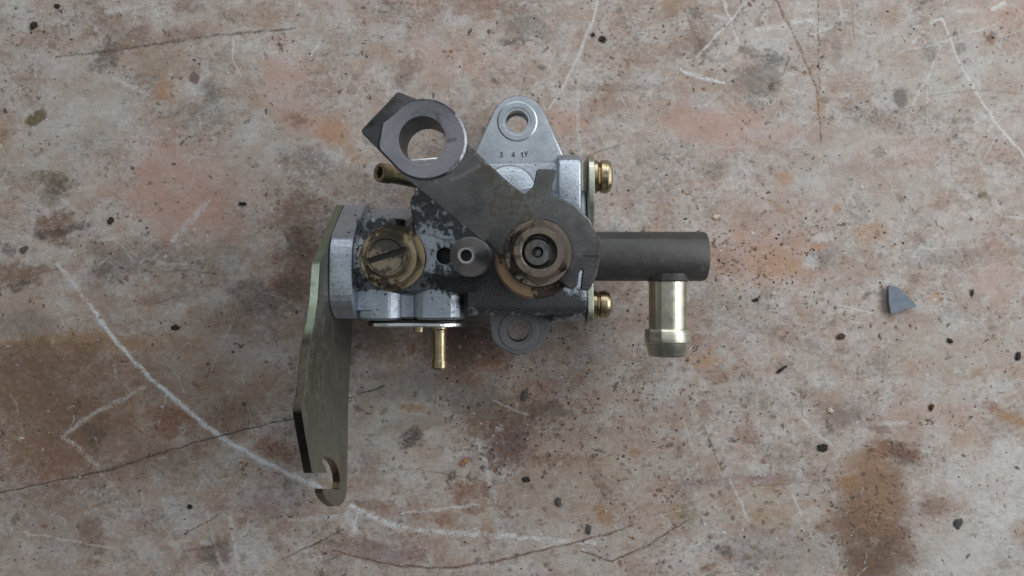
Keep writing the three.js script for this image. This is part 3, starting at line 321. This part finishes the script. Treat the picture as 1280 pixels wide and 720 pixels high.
// main housing: round-shouldered bar along x with a flat pad, two pipe bosses and the lever-side block
const endProfile = (o) => roundPoly([[-17.9 + o, 0.4, 0.5], [-17.9 + o, 10.5, 2.5], [-13.2 + o, 19.6, 6], [-9.2 + o * 0.6, 26.4 - o, 4], [2.5, 26.9 - o, 4], [6.3 - o, 22.5, 5], [6.3 - o, 3, 2], [3, 0.4, 1]], 2);
{
  const Xr = (px, h) => (px - 640) * sc(h);
  const core = barX(roundPoly([[-17.0, 0.4, 0.5], [-17.0, 10.5, 3], [-12.6, 19.2, 6], [-8.6, 25.6, 4], [-2.2, 25.9, 4], [1.6, 21.5, 4], [1.6, 3, 2], [0, 0.4, 1]], 2), -31.2, -7, 0.2);
  const [hx, hz] = XZ(556, 320, 26.3);
  const hole = turned([[0, -8], [1.65, -8], [1.65, 3], [0, 3]], new THREE.Vector3(hx, 0.0262, hz), UP, 28);
  const pad = plateY(roundPoly([XZ(462, 292, 26.4), XZ(535, 292, 26.4), XZ(560, 302, 26.4), XZ(600, 300, 26.4), XZ(604, 345, 26.4), XZ(560, 347, 26.4), XZ(540, 342, 26.4), XZ(462, 344, 26.4)], 0.001), 20, 26.5, 0.3);
  const bossL = turned([[0, -9], [5.0, -9], [5.0, 11.0], [4.6, 11.5], [0, 11.5]], new THREE.Vector3(Xr(472, 22) * MM, 0.0178, -0.005), ZP);
  const bossR = turned([[0, -9], [5.3, -9], [5.3, 10.9], [4.9, 11.4], [0, 11.4]], new THREE.Vector3(Xr(546, 22) * MM, 0.0176, -0.005), ZP);
  const rim = turned([[0, 3], [5.25, 3], [5.25, 9.4], [5.0, 9.6], [0, 9.6]], new THREE.Vector3(Xr(466, 22) * MM, 0.0176, -0.005), ZP);
  const valley = barZ(roundPoly([[-24.5, 12], [-24.5, 20.6], [-21.2, 19.2], [-18, 20.2], [-18, 12]], 0.6), -4, 6.0, 0.2);
  const fillet = turned([[0, -3], [2.2, -3], [2.2, 2.0], [1.8, 2.4], [0, 2.4]], P(604, 372, 19.5), UP, 32);
  const block = barX(roundPoly([[-20, 6], [-20, 19], [-14, 22], [4.2, 22], [5.6, 20], [5.6, 6]], 1.2), -9, 15.0, 0.4);
  const shelf = plateY(roundPoly([XZ(600, 204, 18), XZ(697, 203, 18), XZ(700, 260, 18), XZ(600, 260, 18)], 0.0008), 12, 18, 0.4);
  const dome = turned([[0, -8], [5.7, -8], [5.7, -1.2], [5.2, -0.4], [4.4, 0], [0, 0.1]], new THREE.Vector3(...[P(637, 240, 20.5)].flatMap((p) => [p.x, p.y, p.z])), UP);
  const bottomBoss = turned([[0, -9], [6.5, -9], [6.5, 0], [0, 0]], P(660, 300, 9.2), UP);
  const rib = barX(roundPoly([[1.0, 12], [1.0, 16.4], [2.2, 17], [3.4, 16.4], [3.4, 12]], 0.3), -9.4, 0, 0.2);
  const lump = turned([[0, -10], [2.6, -10], [2.5, -1.5], [1.6, -0.4], [0, 0]], P(536, 240, 23), UP, 24);
  const web = plateY(roundPoly([XZ(512, 250, 23), XZ(530, 228, 23), XZ(556, 240, 23), XZ(610, 280, 23), XZ(610, 310, 23), XZ(520, 300, 23)], 0.0012), 12, 23.5, 0.5);
  const seat = plateY(roundPoly([XZ(506, 199, 18), XZ(558, 195, 18), XZ(590, 240, 18), XZ(520, 245, 18)], 0.0008), 10, 18, 0.4);
  part('lug', seat, M.silver, pump);
  part('housing', [cut(core, hole), cut(pad, hole), bossL, bossR, rim, fillet, valley, block, shelf, dome, bottomBoss, rib, lump, web], M.cast, pump);
  const liner = turned([[0, -2.3], [1.62, -2.3], [1.63, -0.1]], new THREE.Vector3(hx, 0.0262, hz), UP, 28); part('hole_shade', liner, M.dark, pump);  // black liner painting the shade inside the drilled hole
  // light grey end cover on the left
  part('end_cover', barX(endProfile(0), -35.75, -31.1, 0.35), M.cast, pump);
  // screw bosses at the right
  const b1 = barX(roundPoly([[-27.0, 9], [-27.0, 20.5], [-25.5, 22.6], [-15, 22.6], [-13.5, 20], [-13.5, 9]], 1.4), Xr(697, 22.6), 13.9, 0.5);
  part('screw_boss', b1, M.cast, pump);
  const b2 = barX(roundPoly([[-1, 9], [-1, 21], [5.0, 21], [6.9, 18.5], [6.9, 9]], 1.4), Xr(690, 21), 15.1, 0.5);
  part('screw_boss', b2, M.cast, pump);
  // upright cover plate between the bosses and the brass screws
  part('cover_plate', barX(roundPoly([[-26.9, 9], [-26.9, 21.2], [-25.0, 23.4], [-16, 23.4], [-12, 20.5], [0, 20.5], [4, 22.0], [7.2, 20.5], [7.4, 9]], 1.6), 15.2, 16.5, 0.25), M.zinc, pump);
}
// flat lobed plate and gasket under the two bosses, seen on edge
{
  const lobe = (r) => { const o = []; const L1 = [-25.0, 16.5], L2 = [-15.2, 16.8]; for (let k = 0; k <= 20; k++) { const a = (90 + 180 * k / 20) * Math.PI / 180; o.push([L1[0] + (4.6 + r) * Math.cos(a), L1[1] + (4.6 + r) * Math.sin(a)]); } for (let k = 0; k <= 20; k++) { const a = (-90 + 180 * k / 20) * Math.PI / 180; o.push([L2[0] + (5.4 + r) * Math.cos(a), L2[1] + (5.4 + r) * Math.sin(a)]); } o.push([-19.6, 20.4 + r]); return o; };
  part('gasket', barZ(lobe(-0.1), 6.55, 6.95, 0.05), M.dark, pump);
  part('nipple_plate', barZ(lobe(0.15), 6.98, 7.9, 0.25), M.silver, pump);
  part('plate_screw', turned([[0, 0], [1.1, 0], [1.1, 1.2], [0.7, 1.6], [0, 1.6]], new THREE.Vector3(P(524, 0, 16).x, 0.0155, 0.0079), ZP, 24), M.dirtyBrass, pump);
}
// brass outlet nipple pointing down the picture
{
  const o = new THREE.Vector3((550 - 640) * sc(16) * MM, 0.016, 0.0078);
  part('outlet_nipple', turned([[0, 0], [1.75, 0], [1.75, 0.6], [1.42, 0.9], [1.42, 6.9], [1.66, 7.4], [1.66, 8.6], [1.45, 9.0], [0.8, 9.0], [0.8, 4]], o, ZP, 36), M.brass, pump);
}
// brass inlet nipple at the upper left, tipped up so that its bore shows
{
  const a = P(528, 226, 19), b = P(474, 215.5, 27), d = b.clone().sub(a), l = d.length() / MM;
  part('inlet_nipple', turned([[0, 0], [1.7, 0], [1.7, l - 3.2], [1.95, l - 2.2], [1.95, l - 0.3], [1.75, l], [1.15, l], [1.0, l - 0.3], [1.0, l - 5], [0, l - 5]], a, d, 36), M.brass, pump);
}
// steel bracket standing on edge at the left, with a hook at its end
{
  const X0 = 35.78, inv = (x, y) => { const k = X0 * FPX / (640 - x); return [(y - 360) * k / FPX, DIST - k]; };   // point of the upright plane x = -X0 seen at a pixel
  const px = [[430, 256], [420, 279], [411.5, 302], [406, 317], [400.5, 328], [397.5, 376], [393.5, 403], [388, 431], [381.5, 492], [377.5, 514], [382, 541], [391, 591, 0.5], [409, 590.5, 0.4], [407.5, 584, 0], [403.5, 577, 0], [404, 572.5, 0.3], [408, 570.5, 0], [413, 572, 0], [418, 576, 0], [422, 583, 0], [425, 592, 0], [426, 602, 0], [425, 611.5, 0.4], [404, 610.5, 0.5], [404.5, 616, 0], [408, 623, 0], [413.5, 629, 0], [419, 632.5, 0], [424.5, 632.5, 0], [429, 629, 0], [432.5, 623, 0], [434, 615, 0], [434.5, 600], [436, 500], [440.6, 415], [440.6, 300], [440.6, 262]];
  const prof = px.map(([x, y, r]) => [...inv(x, y), r ?? 1.2]).map(([z, h, r]) => [z, Math.max(h, 0.3), r]);
  const g = barX(roundPoly(prof, 1.0), -X0 - 1.65, -X0 - 0.02, 0.16);
  const bracket = part('bracket', g, M.plateTinted, pump);
  { const bg = bracket.geometry, p = bg.attributes.position, n = bg.attributes.normal, col = new Float32Array(p.count * 3);   // cut edge tinted greenish, then dark, then brown towards the hook
    for (let i = 0; i < p.count; i++) { const z = (p.getZ(i) + BASE.z) / MM, face = Math.abs(n.getX(i)) > 0.6, w = noise(z * 0.4, 3.3) * 3; let c = [1, 1, 1];
      if (!face) c = z > 37.6 ? [0.5, 0.42, 0.3] : z > 30 && p.getY(i) < 0.032 ? [0.85, 0.66, 0.42] : z > 8 + w ? [0.22, 0.19, 0.18] : [0.95, 1.18, 1.08];
      col.set(c, i * 3); }
    bg.setAttribute('color', new THREE.BufferAttribute(col, 3)); }
  bracket.userData.label = 'olive grey steel bracket plate standing on edge with hooked end';
}
// slotted brass bleed bolt
{
  const h0 = 26.5, [cx, cz] = XZ(489, 322, 29.5).map((v) => v / MM), s = sc(30);
  const hex = hexPts(cx, cz, 39 * s, 0.20), low = new ConvexGeometry([...hex.flatMap(([x, z]) => [[x, h0 - 1, z], [x, 30.6, z]]), ...[...Array(48)].map((_, i) => [cx + 33.5 * s * Math.cos(i * Math.PI / 24), 31.6, cz + 33.5 * s * Math.sin(i * Math.PI / 24)])].map(([x, y, z]) => new THREE.Vector3(x * MM, y * MM, z * MM)));
  const bolt = part('bleed_bolt', low, M.dirtyBrass, pump, 0.35);
  part('bolt_washer', turned([[3, 0], [6.3, 0], [6.5, 0.2], [6.5, 0.5], [6.3, 0.7], [3, 0.7]], new THREE.Vector3(cx * MM, h0 * MM, cz * MM), UP), M.dirtyBrass, bolt);
  const head = turned([[0, 0], [4.0, 0], [4.0, 4.6], [3.55, 5.2], [3.3, 5.25], [3.1, 4.95], [0, 4.95]], new THREE.Vector3(cx * MM, 0.0315, cz * MM), UP);
  const slot = new THREE.BoxGeometry(0.010, 0.0040, 0.0011); slot.rotateY(0.30); slot.translate(cx * MM, 0.0368, (cz - 0.1) * MM);
  part('slotted_head', cut(head, slot), M.boltHead, bolt);
  const slotShade = new THREE.BoxGeometry(0.0070, 0.0006, 0.00105); slotShade.rotateY(0.30); slotShade.translate(cx * MM, 0.0354, (cz - 0.1) * MM); part('slot', slotShade, M.dark, bolt);  // black strip standing in for shade at the bottom of the slot
}
// stepped grey pin beside it
{
  const a = P(591.5, 322, 26), b = P(582.5, 319.5, 40), d = b.clone().sub(a), l = d.length() / MM;
  const stepped = part('stepped_pin', turned([[0, 0], [3.75, 0], [3.75, l - 7.2], [3.55, l - 6.7], [2.5, l - 5.2], [1.75, l - 4.4], [1.68, l - 0.35], [1.42, l], [1.12, l], [1.0, l - 0.25], [1.0, l - 5], [0, l - 5]], a, d, 48), M.pin, pump);
  part('pin_bore_shade', turned([[0, l - 1.6], [0.97, l - 1.6], [0.97, l - 0.6]], a, d, 32), M.dark, stepped);  // black insert in place of the shade down the pin's hole
}
// rusty spring washer, lever, nut and stud
{
  const [cx, cz] = XZ(670, 322, 40);
  const c3 = new THREE.Vector3(cx, 0, cz);
  part('shaft_collar', turned([[0, 21], [6.2, 21], [6.2, 37.5], [0, 37.5]], c3, UP), M.cast, pump);
  part('rusty_washer', turned([[2, 36.6], [7.0, 36.6], [7.5, 37.2], [7.5, 39.3], [7.1, 39.9], [5.9, 40.02], [2, 40.02]], c3, UP), M.rust, pump);
  const h = 42.5, q = [[536, 238], [555, 258], [572, 273], [596, 294], [613, 306], [624, 320]];
  for (let k = 0; k <= 8; k++) { const a = (172 - 112 * k / 8) * Math.PI / 180; q.push([674 + 37 * Math.cos(a), 315 + 37 * Math.sin(a)]); }
  q.push([712, 362], [722, 358], [724, 340], [729, 336], [726, 362], [736, 364], [746, 345], [751, 322], [750, 304], [739, 276], [719, 256], [697, 247], [691, 242], [690, 233], [696, 212], [671, 211], [667, 232], [656, 243], [642, 233], [624, 217], [603, 198], [592, 186], [560, 190], [530, 215]);
  const lever = part('lever', plateY(roundPoly(q.map(([x, y]) => XZ(x, y, h)), 0.0006), 40.1, h, 0.28), M.lever, pump);
  lever.userData.label = 'dark oily steel throttle lever with bored boss at its end';
  const notch = new THREE.BoxGeometry(0.0030, 0.0003, 0.00028); const np = P(738, 320, h); notch.translate(np.x, np.y, np.z); part('timing_mark', notch, M.dark, lever);
  // bored boss with a sloping shoulder
  const H = 45, top = [...[...Array(34)].map((_, i) => { const a = (-96 + 226 * i / 33) * Math.PI / 180, k = Math.exp(-(((i - 17) / 9) ** 2)); return [530 + (50 + 4 * k) * Math.cos(a), 174 + (50.5 + 2 * k) * Math.sin(a)]; }), [496, 211], [473, 187], [472, 180], [477, 153], [512, 125]].map(([x, y]) => XZ(x, y, H));
  const pts = [];
  const [mx, mz] = XZ(528, 176, H); for (const [x, z] of top) pts.push(new THREE.Vector3(mx + (x - mx) * 0.95, H * MM, mz + (z - mz) * 0.95), new THREE.Vector3(x, (H - 0.3) * MM, z), new THREE.Vector3(x, 32 * MM, z));
  const tabPts = [];                                                     // squared tab beside the eye, sloping away a little
  for (const [x, y, hh] of [[452, 163, 43.0], [454.5, 168.5, 43.0], [497, 115.5, 43.0], [500.5, 116, 43.0], [513, 125, 44.2], [520, 124, 44.4], [479, 156, 44.4], [473, 187, 44.2], [500, 170, 44.5]]) { const [X, Z] = XZ(x, y, hh); tabPts.push(new THREE.Vector3(X, hh * MM, Z), new THREE.Vector3(X, 32 * MM, Z)); }
  const apts = [];                                                      // the arm falls from the boss to the disc
  for (const [x, y] of [[583, 178], [586, 188], [504, 219], [490, 205], [573, 170]]) { const [X, Z] = XZ(x, y, 44.62); apts.push(new THREE.Vector3(X, 44.62 * MM, Z), new THREE.Vector3(X, 40.3 * MM, Z)); }
  for (const [x, y] of [[646, 240], [606, 302]]) { const [X, Z] = XZ(x, y, 42.56); apts.push(new THREE.Vector3(X, 42.56 * MM, Z), new THREE.Vector3(X, 40.3 * MM, Z)); }
  const [ox, oz] = XZ(528, 174.3, H), bore = turned([[0, -20], [4.12, -20], [4.12, -0.32], [4.7, 0.01], [4.7, 2], [0, 2]], new THREE.Vector3(ox, H * MM, oz), UP, 72);
  part('lever_boss', cut(new ConvexGeometry(pts), bore), M.boss, lever, 0.62);
  part('bore', turned([[4.1, -12.9], [4.1, -0.36]], new THREE.Vector3(ox, H * MM, oz), UP, 64), M.bore, lever);  // dark liner imitating shade on the inner wall
  part('boss_tab', cut(new ConvexGeometry(tabPts), bore), M.tab, lever, 0.3);
  part('lever_arm', cut(new ConvexGeometry(apts), bore), M.lever, lever, 0.3);
  // flange nut
  const s = sc(46), nx = XZ(673, 316, 44), hex = hexPts(nx[0], nx[1], 42 * s * MM, 0.52), np2 = [];
  for (const [x, z] of hex) np2.push(new THREE.Vector3(x, 0.0424, z), new THREE.Vector3(x, 0.0436, z));
  for (let i = 0; i < 60; i++) { const a = i * Math.PI / 30; np2.push(new THREE.Vector3(nx[0] + 36.2 * s * MM * Math.cos(a), 0.0456, nx[1] + 36.2 * s * MM * Math.sin(a)), new THREE.Vector3(nx[0] + 31 * s * MM * Math.cos(a), 0.0468, nx[1] + 31 * s * MM * Math.sin(a))); }
  const well = turned([[0, -6], [2.95, -6], [2.95, -0.2], [3.25, 0.02], [3.25, 2], [0, 2]], new THREE.Vector3(nx[0], 0.0468, nx[1]), UP, 48);
  const nut = part('nut', cut(new ConvexGeometry(np2), well), M.nut, pump, 0.3);
  part('nut_washer', turned([[3.3, 0], [5.95, 0], [6.1, 0.15], [6.1, 0.4], [5.9, 0.6], [3.3, 0.65]], new THREE.Vector3(nx[0], 0.0425, nx[1]), UP), M.nut, nut);
  const stud = turned([[0, 0], [2.55, 0], [2.55, 4.2], [2.2, 4.7], [1.0, 4.7], [0.75, 4.2], [0.6, 3.2], [0, 3.0]], new THREE.Vector3(nx[0] - 0.0002, 0.0414, nx[1]), UP, 40);
  const flat = new THREE.BoxGeometry(0.003, 0.006, 0.008); flat.translate(nx[0] + 0.0032, 0.0462, nx[1]);
  part('shaft_end', cut(stud, flat), M.lever, pump, 0.4);
}
// brass pan-head screws in the cover plate
function capScrew(y, h, r) {
  const o = new THREE.Vector3(0.0165, h * MM, (y - 360) * sc(h) * MM);
  const screw = part('cover_screw', turned([[0, 1.0], [r * 0.86, 1.0], [r * 0.92, 1.25], [r * 0.86, 1.5], [r * 0.98, 1.7], [r, 2.1], [r, 3.0], [r * 0.9, 3.6], [r * 0.65, 3.95], [0, 4.1]], o, XP, 44), M.brass, pump);
  part('screw_washer', turned([[0, 0], [r * 0.95, 0], [r, 0.15], [r, 0.85], [r * 0.92, 1.0], [0, 1.0]], o, XP, 44), M.dirtyBrass, screw);
}
capScrew(221, 17.5, 3.4); capScrew(380, 16, 2.85);
// black pipe with its plated hose barb
{
  const h = 17.5, s = sc(h + 3), y = (320.5 - 360) * sc(h) * MM, x0 = 14.5, x1 = (882 - 640) * sc(h), R = 31 * sc(h) * 0.995;
  const pipe = part('black_pipe', turned([[0, 0], [R * 0.99, 0], [R, 8], [R, x1 - x0 - 0.7], [R - 0.2, x1 - x0 - 0.2], [R - 0.7, x1 - x0], [0, x1 - x0]], new THREE.Vector3(x0 * MM, h * MM, y), XP, 72), M.pipe, pump);
  pipe.userData.label = 'matt black round pipe stub with blind end';
  const bx = (834.5 - 640) * sc(h) * MM, bz = 2.2, r = 3.88, L = (px) => (px - 360) * sc(h);
  const o = new THREE.Vector3(bx, h * MM, bz * MM * 0 + y), off = -y / MM;
  part('hose_barb', turned([[0, 4.6], [r + 0.15, 4.6], [r + 0.15, off + L(351)], [r, off + L(354)], [r, off + L(412)]], o, ZP, 64), M.nickel, pump);
  part('barb_collar', turned([[r - 0.6, off + L(411)], [4.55, off + L(411)], [4.72, off + L(413)], [4.72, off + L(427)], [4.5, off + L(428.5)], [4.45, off + L(430)], [3.95, off + L(443)], [3.7, off + L(445)], [2.6, off + L(445)], [2.5, off + L(440)], [2.5, off + L(400)]], o, ZP, 64), M.nickel, pump);
  part('fitting_neck', turned([[0, 3.5], [4.5, 3.5], [4.3, R - 0.1], [4.05, R + 0.12], [0, R + 0.12]], o, ZP, 48), M.pipe, pump);
}

// ------------------------------------------------------------------ loose things on the bench
function tag(o, label, category, group) { o.userData = { label, category }; if (group) o.userData.group = group; return o; }
{
  const q = [[1112, 357], [1122, 358], [1131, 365], [1142, 376], [1147, 383], [1136, 386], [1124, 391], [1115, 393], [1112.5, 380], [1112, 368]].map(([x, y]) => XZ(x, y, 2)), c = P(1125, 376, 0);
  const g = prep(plateY(roundPoly(q, 0.0002), 1.0, 2.0, 0.15)); g.translate(-c.x, -0.0005, -c.z); g.rotateZ(0.06); g.translate(0, 0.0003, 0);
  const ch = new THREE.Mesh(boxUV(toCreasedNormals(g, 0.5)), M.chip); ch.name = 'metal_chip'; ch.position.copy(c); ch.castShadow = ch.receiveShadow = true; scene.add(ch);
  tag(ch, 'small blue grey wedge of broken metal lying right of the pump', 'metal chip');
}
const lumpMat = (name, c, rough = 0.85) => new THREE.MeshStandardMaterial({ name, color: new THREE.Color().setRGB(...c), roughness: rough });
const LM = { black: lumpMat('black_grit', [0.03, 0.026, 0.023]), brown: lumpMat('brown_grit', [0.09, 0.045, 0.022]), grey: lumpMat('grey_grit', [0.09, 0.08, 0.075]), orange: lumpMat('orange_flake', [0.42, 0.22, 0.10]), pale: lumpMat('pale_flake', [0.6, 0.5, 0.38]) };
function lumpGeo(seed, rx, ry, h, rot) {                                // rx, ry in bench pixels, h in mm
  const g = new THREE.IcosahedronGeometry(1, 3), p = g.attributes.position, o = seed * 7.13;
  for (let i = 0; i < p.count; i++) { const v = new THREE.Vector3().fromBufferAttribute(p, i), k = 1 + 0.95 * noise(v.x * 1.3 + o, v.y * 1.6 + v.z * 1.2 - o) + 0.5 * noise(v.x * 3.3 + o, v.z * 3.1 + v.y - o); p.setXYZ(i, v.x * k, v.y * k, v.z * k); }
  g.computeVertexNormals(); g.scale(rx * PX, h * MM * 0.5, ry * PX); g.rotateY(-rot * Math.PI / 180); g.translate(0, h * MM * 0.42, 0); return g;
}
const crumbs = [
  [43, 32, 5.5, 4.5, -30, 'black', 'round black crumb nearest the top left corner of the bench'],
  [72, 8, 4, 3, 0, 'black', 'black crumb at the very top edge above the round corner crumb'],
  [220, 409, 6, 3.6, -15, 'black', 'black crumb lying alone between the white chalk arc and the bracket'],
  [238, 633, 3.4, 2.8, 0, 'black', 'black crumb below the chalk arc, left of the bracket hook'],
  [753, 49, 4.2, 4.2, 0, 'black', 'larger black crumb of a pair above the pump by the white scratch'],
  [741.5, 44, 2.6, 2.6, 0, 'black', 'smaller black crumb of a pair above the pump by the white scratch'],
  [658, 599, 5, 3.6, 10, 'black', 'black crumb below the flange ear, right of a pale streak'],
  [655.5, 495, 4.5, 7, 10, 'grey', 'upright dark grey crumb under the lower flange ear'],
  [736, 661, 3.6, 6.5, 5, 'grey', 'upright dark crumb beside the brown crack at the bottom'],
  [698, 627, 3.8, 6, 5, 'grey', 'dark ragged crumb above the brown crack at the bottom'],
  [1028, 559, 6.5, 4.6, 10, 'black', 'black crumb just left of the large brown stain'],
  [1164, 509, 3.4, 4.8, 10, 'brown', 'oval dark brown crumb above the large brown stain, toward the right'],
  [1197, 654, 6, 5.8, 0, 'grey', 'largest round dark grey crumb right of the brown stain'],
  [977, 461.5, 9, 2, -38, 'black', 'thin black sliver lying slanted right of the hose barb'],
  [944, 375, 5, 2, -12, 'black', 'small flat black crumb right of the black pipe end'],
  [1051, 421, 5, 4, 0, 'brown', 'flat reddish brown crumb below and left of the metal chip'],
  [1187, 426, 4.5, 2.8, 30, 'black', 'dark crumb below and right of the metal chip'],
  [1215, 366, 2, 4.8, 5, 'grey', 'thin upright grey crumb right of the metal chip'],
  [1272, 445, 3.2, 6, 15, 'black', 'black crumb at the right edge of the bench'],
  [303, 254.5, 5.4, 2.4, 0, 'black', 'flat black crumb left of the end cover on the pink patch'],
  [139, 276, 4, 5.4, 35, 'black', 'black crumb on the pink patch by the brown blotch'],
  [30, 312, 6, 3.6, -35, 'grey', 'dark grey crumb at the left edge above the brown smear'],
  [580, 577, 5, 2.6, -40, 'orange', 'bright orange flake on a rusty spot below the outlet nipple'],
  [1038, 513, 4.6, 3, 35, 'pale', 'pale cream flake above the black crumb near the brown stain'],
  [895, 271, 5, 3, -15, 'pale', 'cream chip above the end of the black pipe'],
];
crumbs.forEach(([x, y, rx, ry, rot, kind, label], i) => {
  const m = new THREE.Mesh(lumpGeo(i + 1, rx * 0.85, ry * 0.85, kind === 'pale' || kind === 'orange' ? 0.45 : 0.55, rot), LM[kind]); const p = P(x, y, 0); m.position.set(p.x, 0.00002, p.z);
  m.name = numbered(kind === 'orange' || kind === 'pale' ? 'loose_flake' : 'dirt_crumb'); m.castShadow = m.receiveShadow = true; scene.add(tag(m, label, kind === 'orange' || kind === 'pale' ? 'flake' : 'crumb', kind === 'orange' || kind === 'pale' ? 'loose flakes on the bench' : 'dirt crumbs on the bench'));
});
{ // fine grit nobody could count, in dark, rusty and pale grains
  const r = rng(99), groups = { black: [], brown: [], orange: [], pale: [] };
  for (let i = 0; i < 1500; i++) {
    let x, y; if (r() < 0.2) { x = 930 + 190 * (r() + r() + r() - 1.5); y = 330 + 90 * (r() + r() + r() - 1.5); } else if (r() < 0.4) { x = 720 + 200 * (r() + r() - 1); y = 490 + 130 * (r() + r() - 1); } else { x = r() * 1440 - 80; y = r() * 810 - 45; }
    if (r() > 0.35 + 1.4 * clamp01(0.3 + fbm(x / 70 + 9, y / 70, 3))) continue;
    const s = 0.45 + 0.9 * r() * r(), g = new THREE.IcosahedronGeometry(1, 0); g.scale(s * PX * (1 + r()), s * PX * 0.7, s * PX); g.rotateY(r() * 6); g.translate((x - 640) * PX, s * PX * 0.5, (y - 360) * PX); const t = r(); groups[t < 0.55 ? 'black' : t < 0.78 ? 'brown' : t < 0.9 ? 'orange' : 'pale'].push(g);
  }
  const grit = new THREE.Group(); grit.name = 'bench_grit'; grit.userData = { kind: 'stuff', label: 'fine dark, rusty and pale grit scattered over the bench' }; scene.add(grit);
  for (const [k, gs] of Object.entries(groups)) { const m = new THREE.Mesh(mergeGeometries(gs), LM[k]); m.name = 'grit'; m.userData.kind = 'stuff'; m.castShadow = m.receiveShadow = true; grit.add(m); }
}
renderer.render(scene, camera);
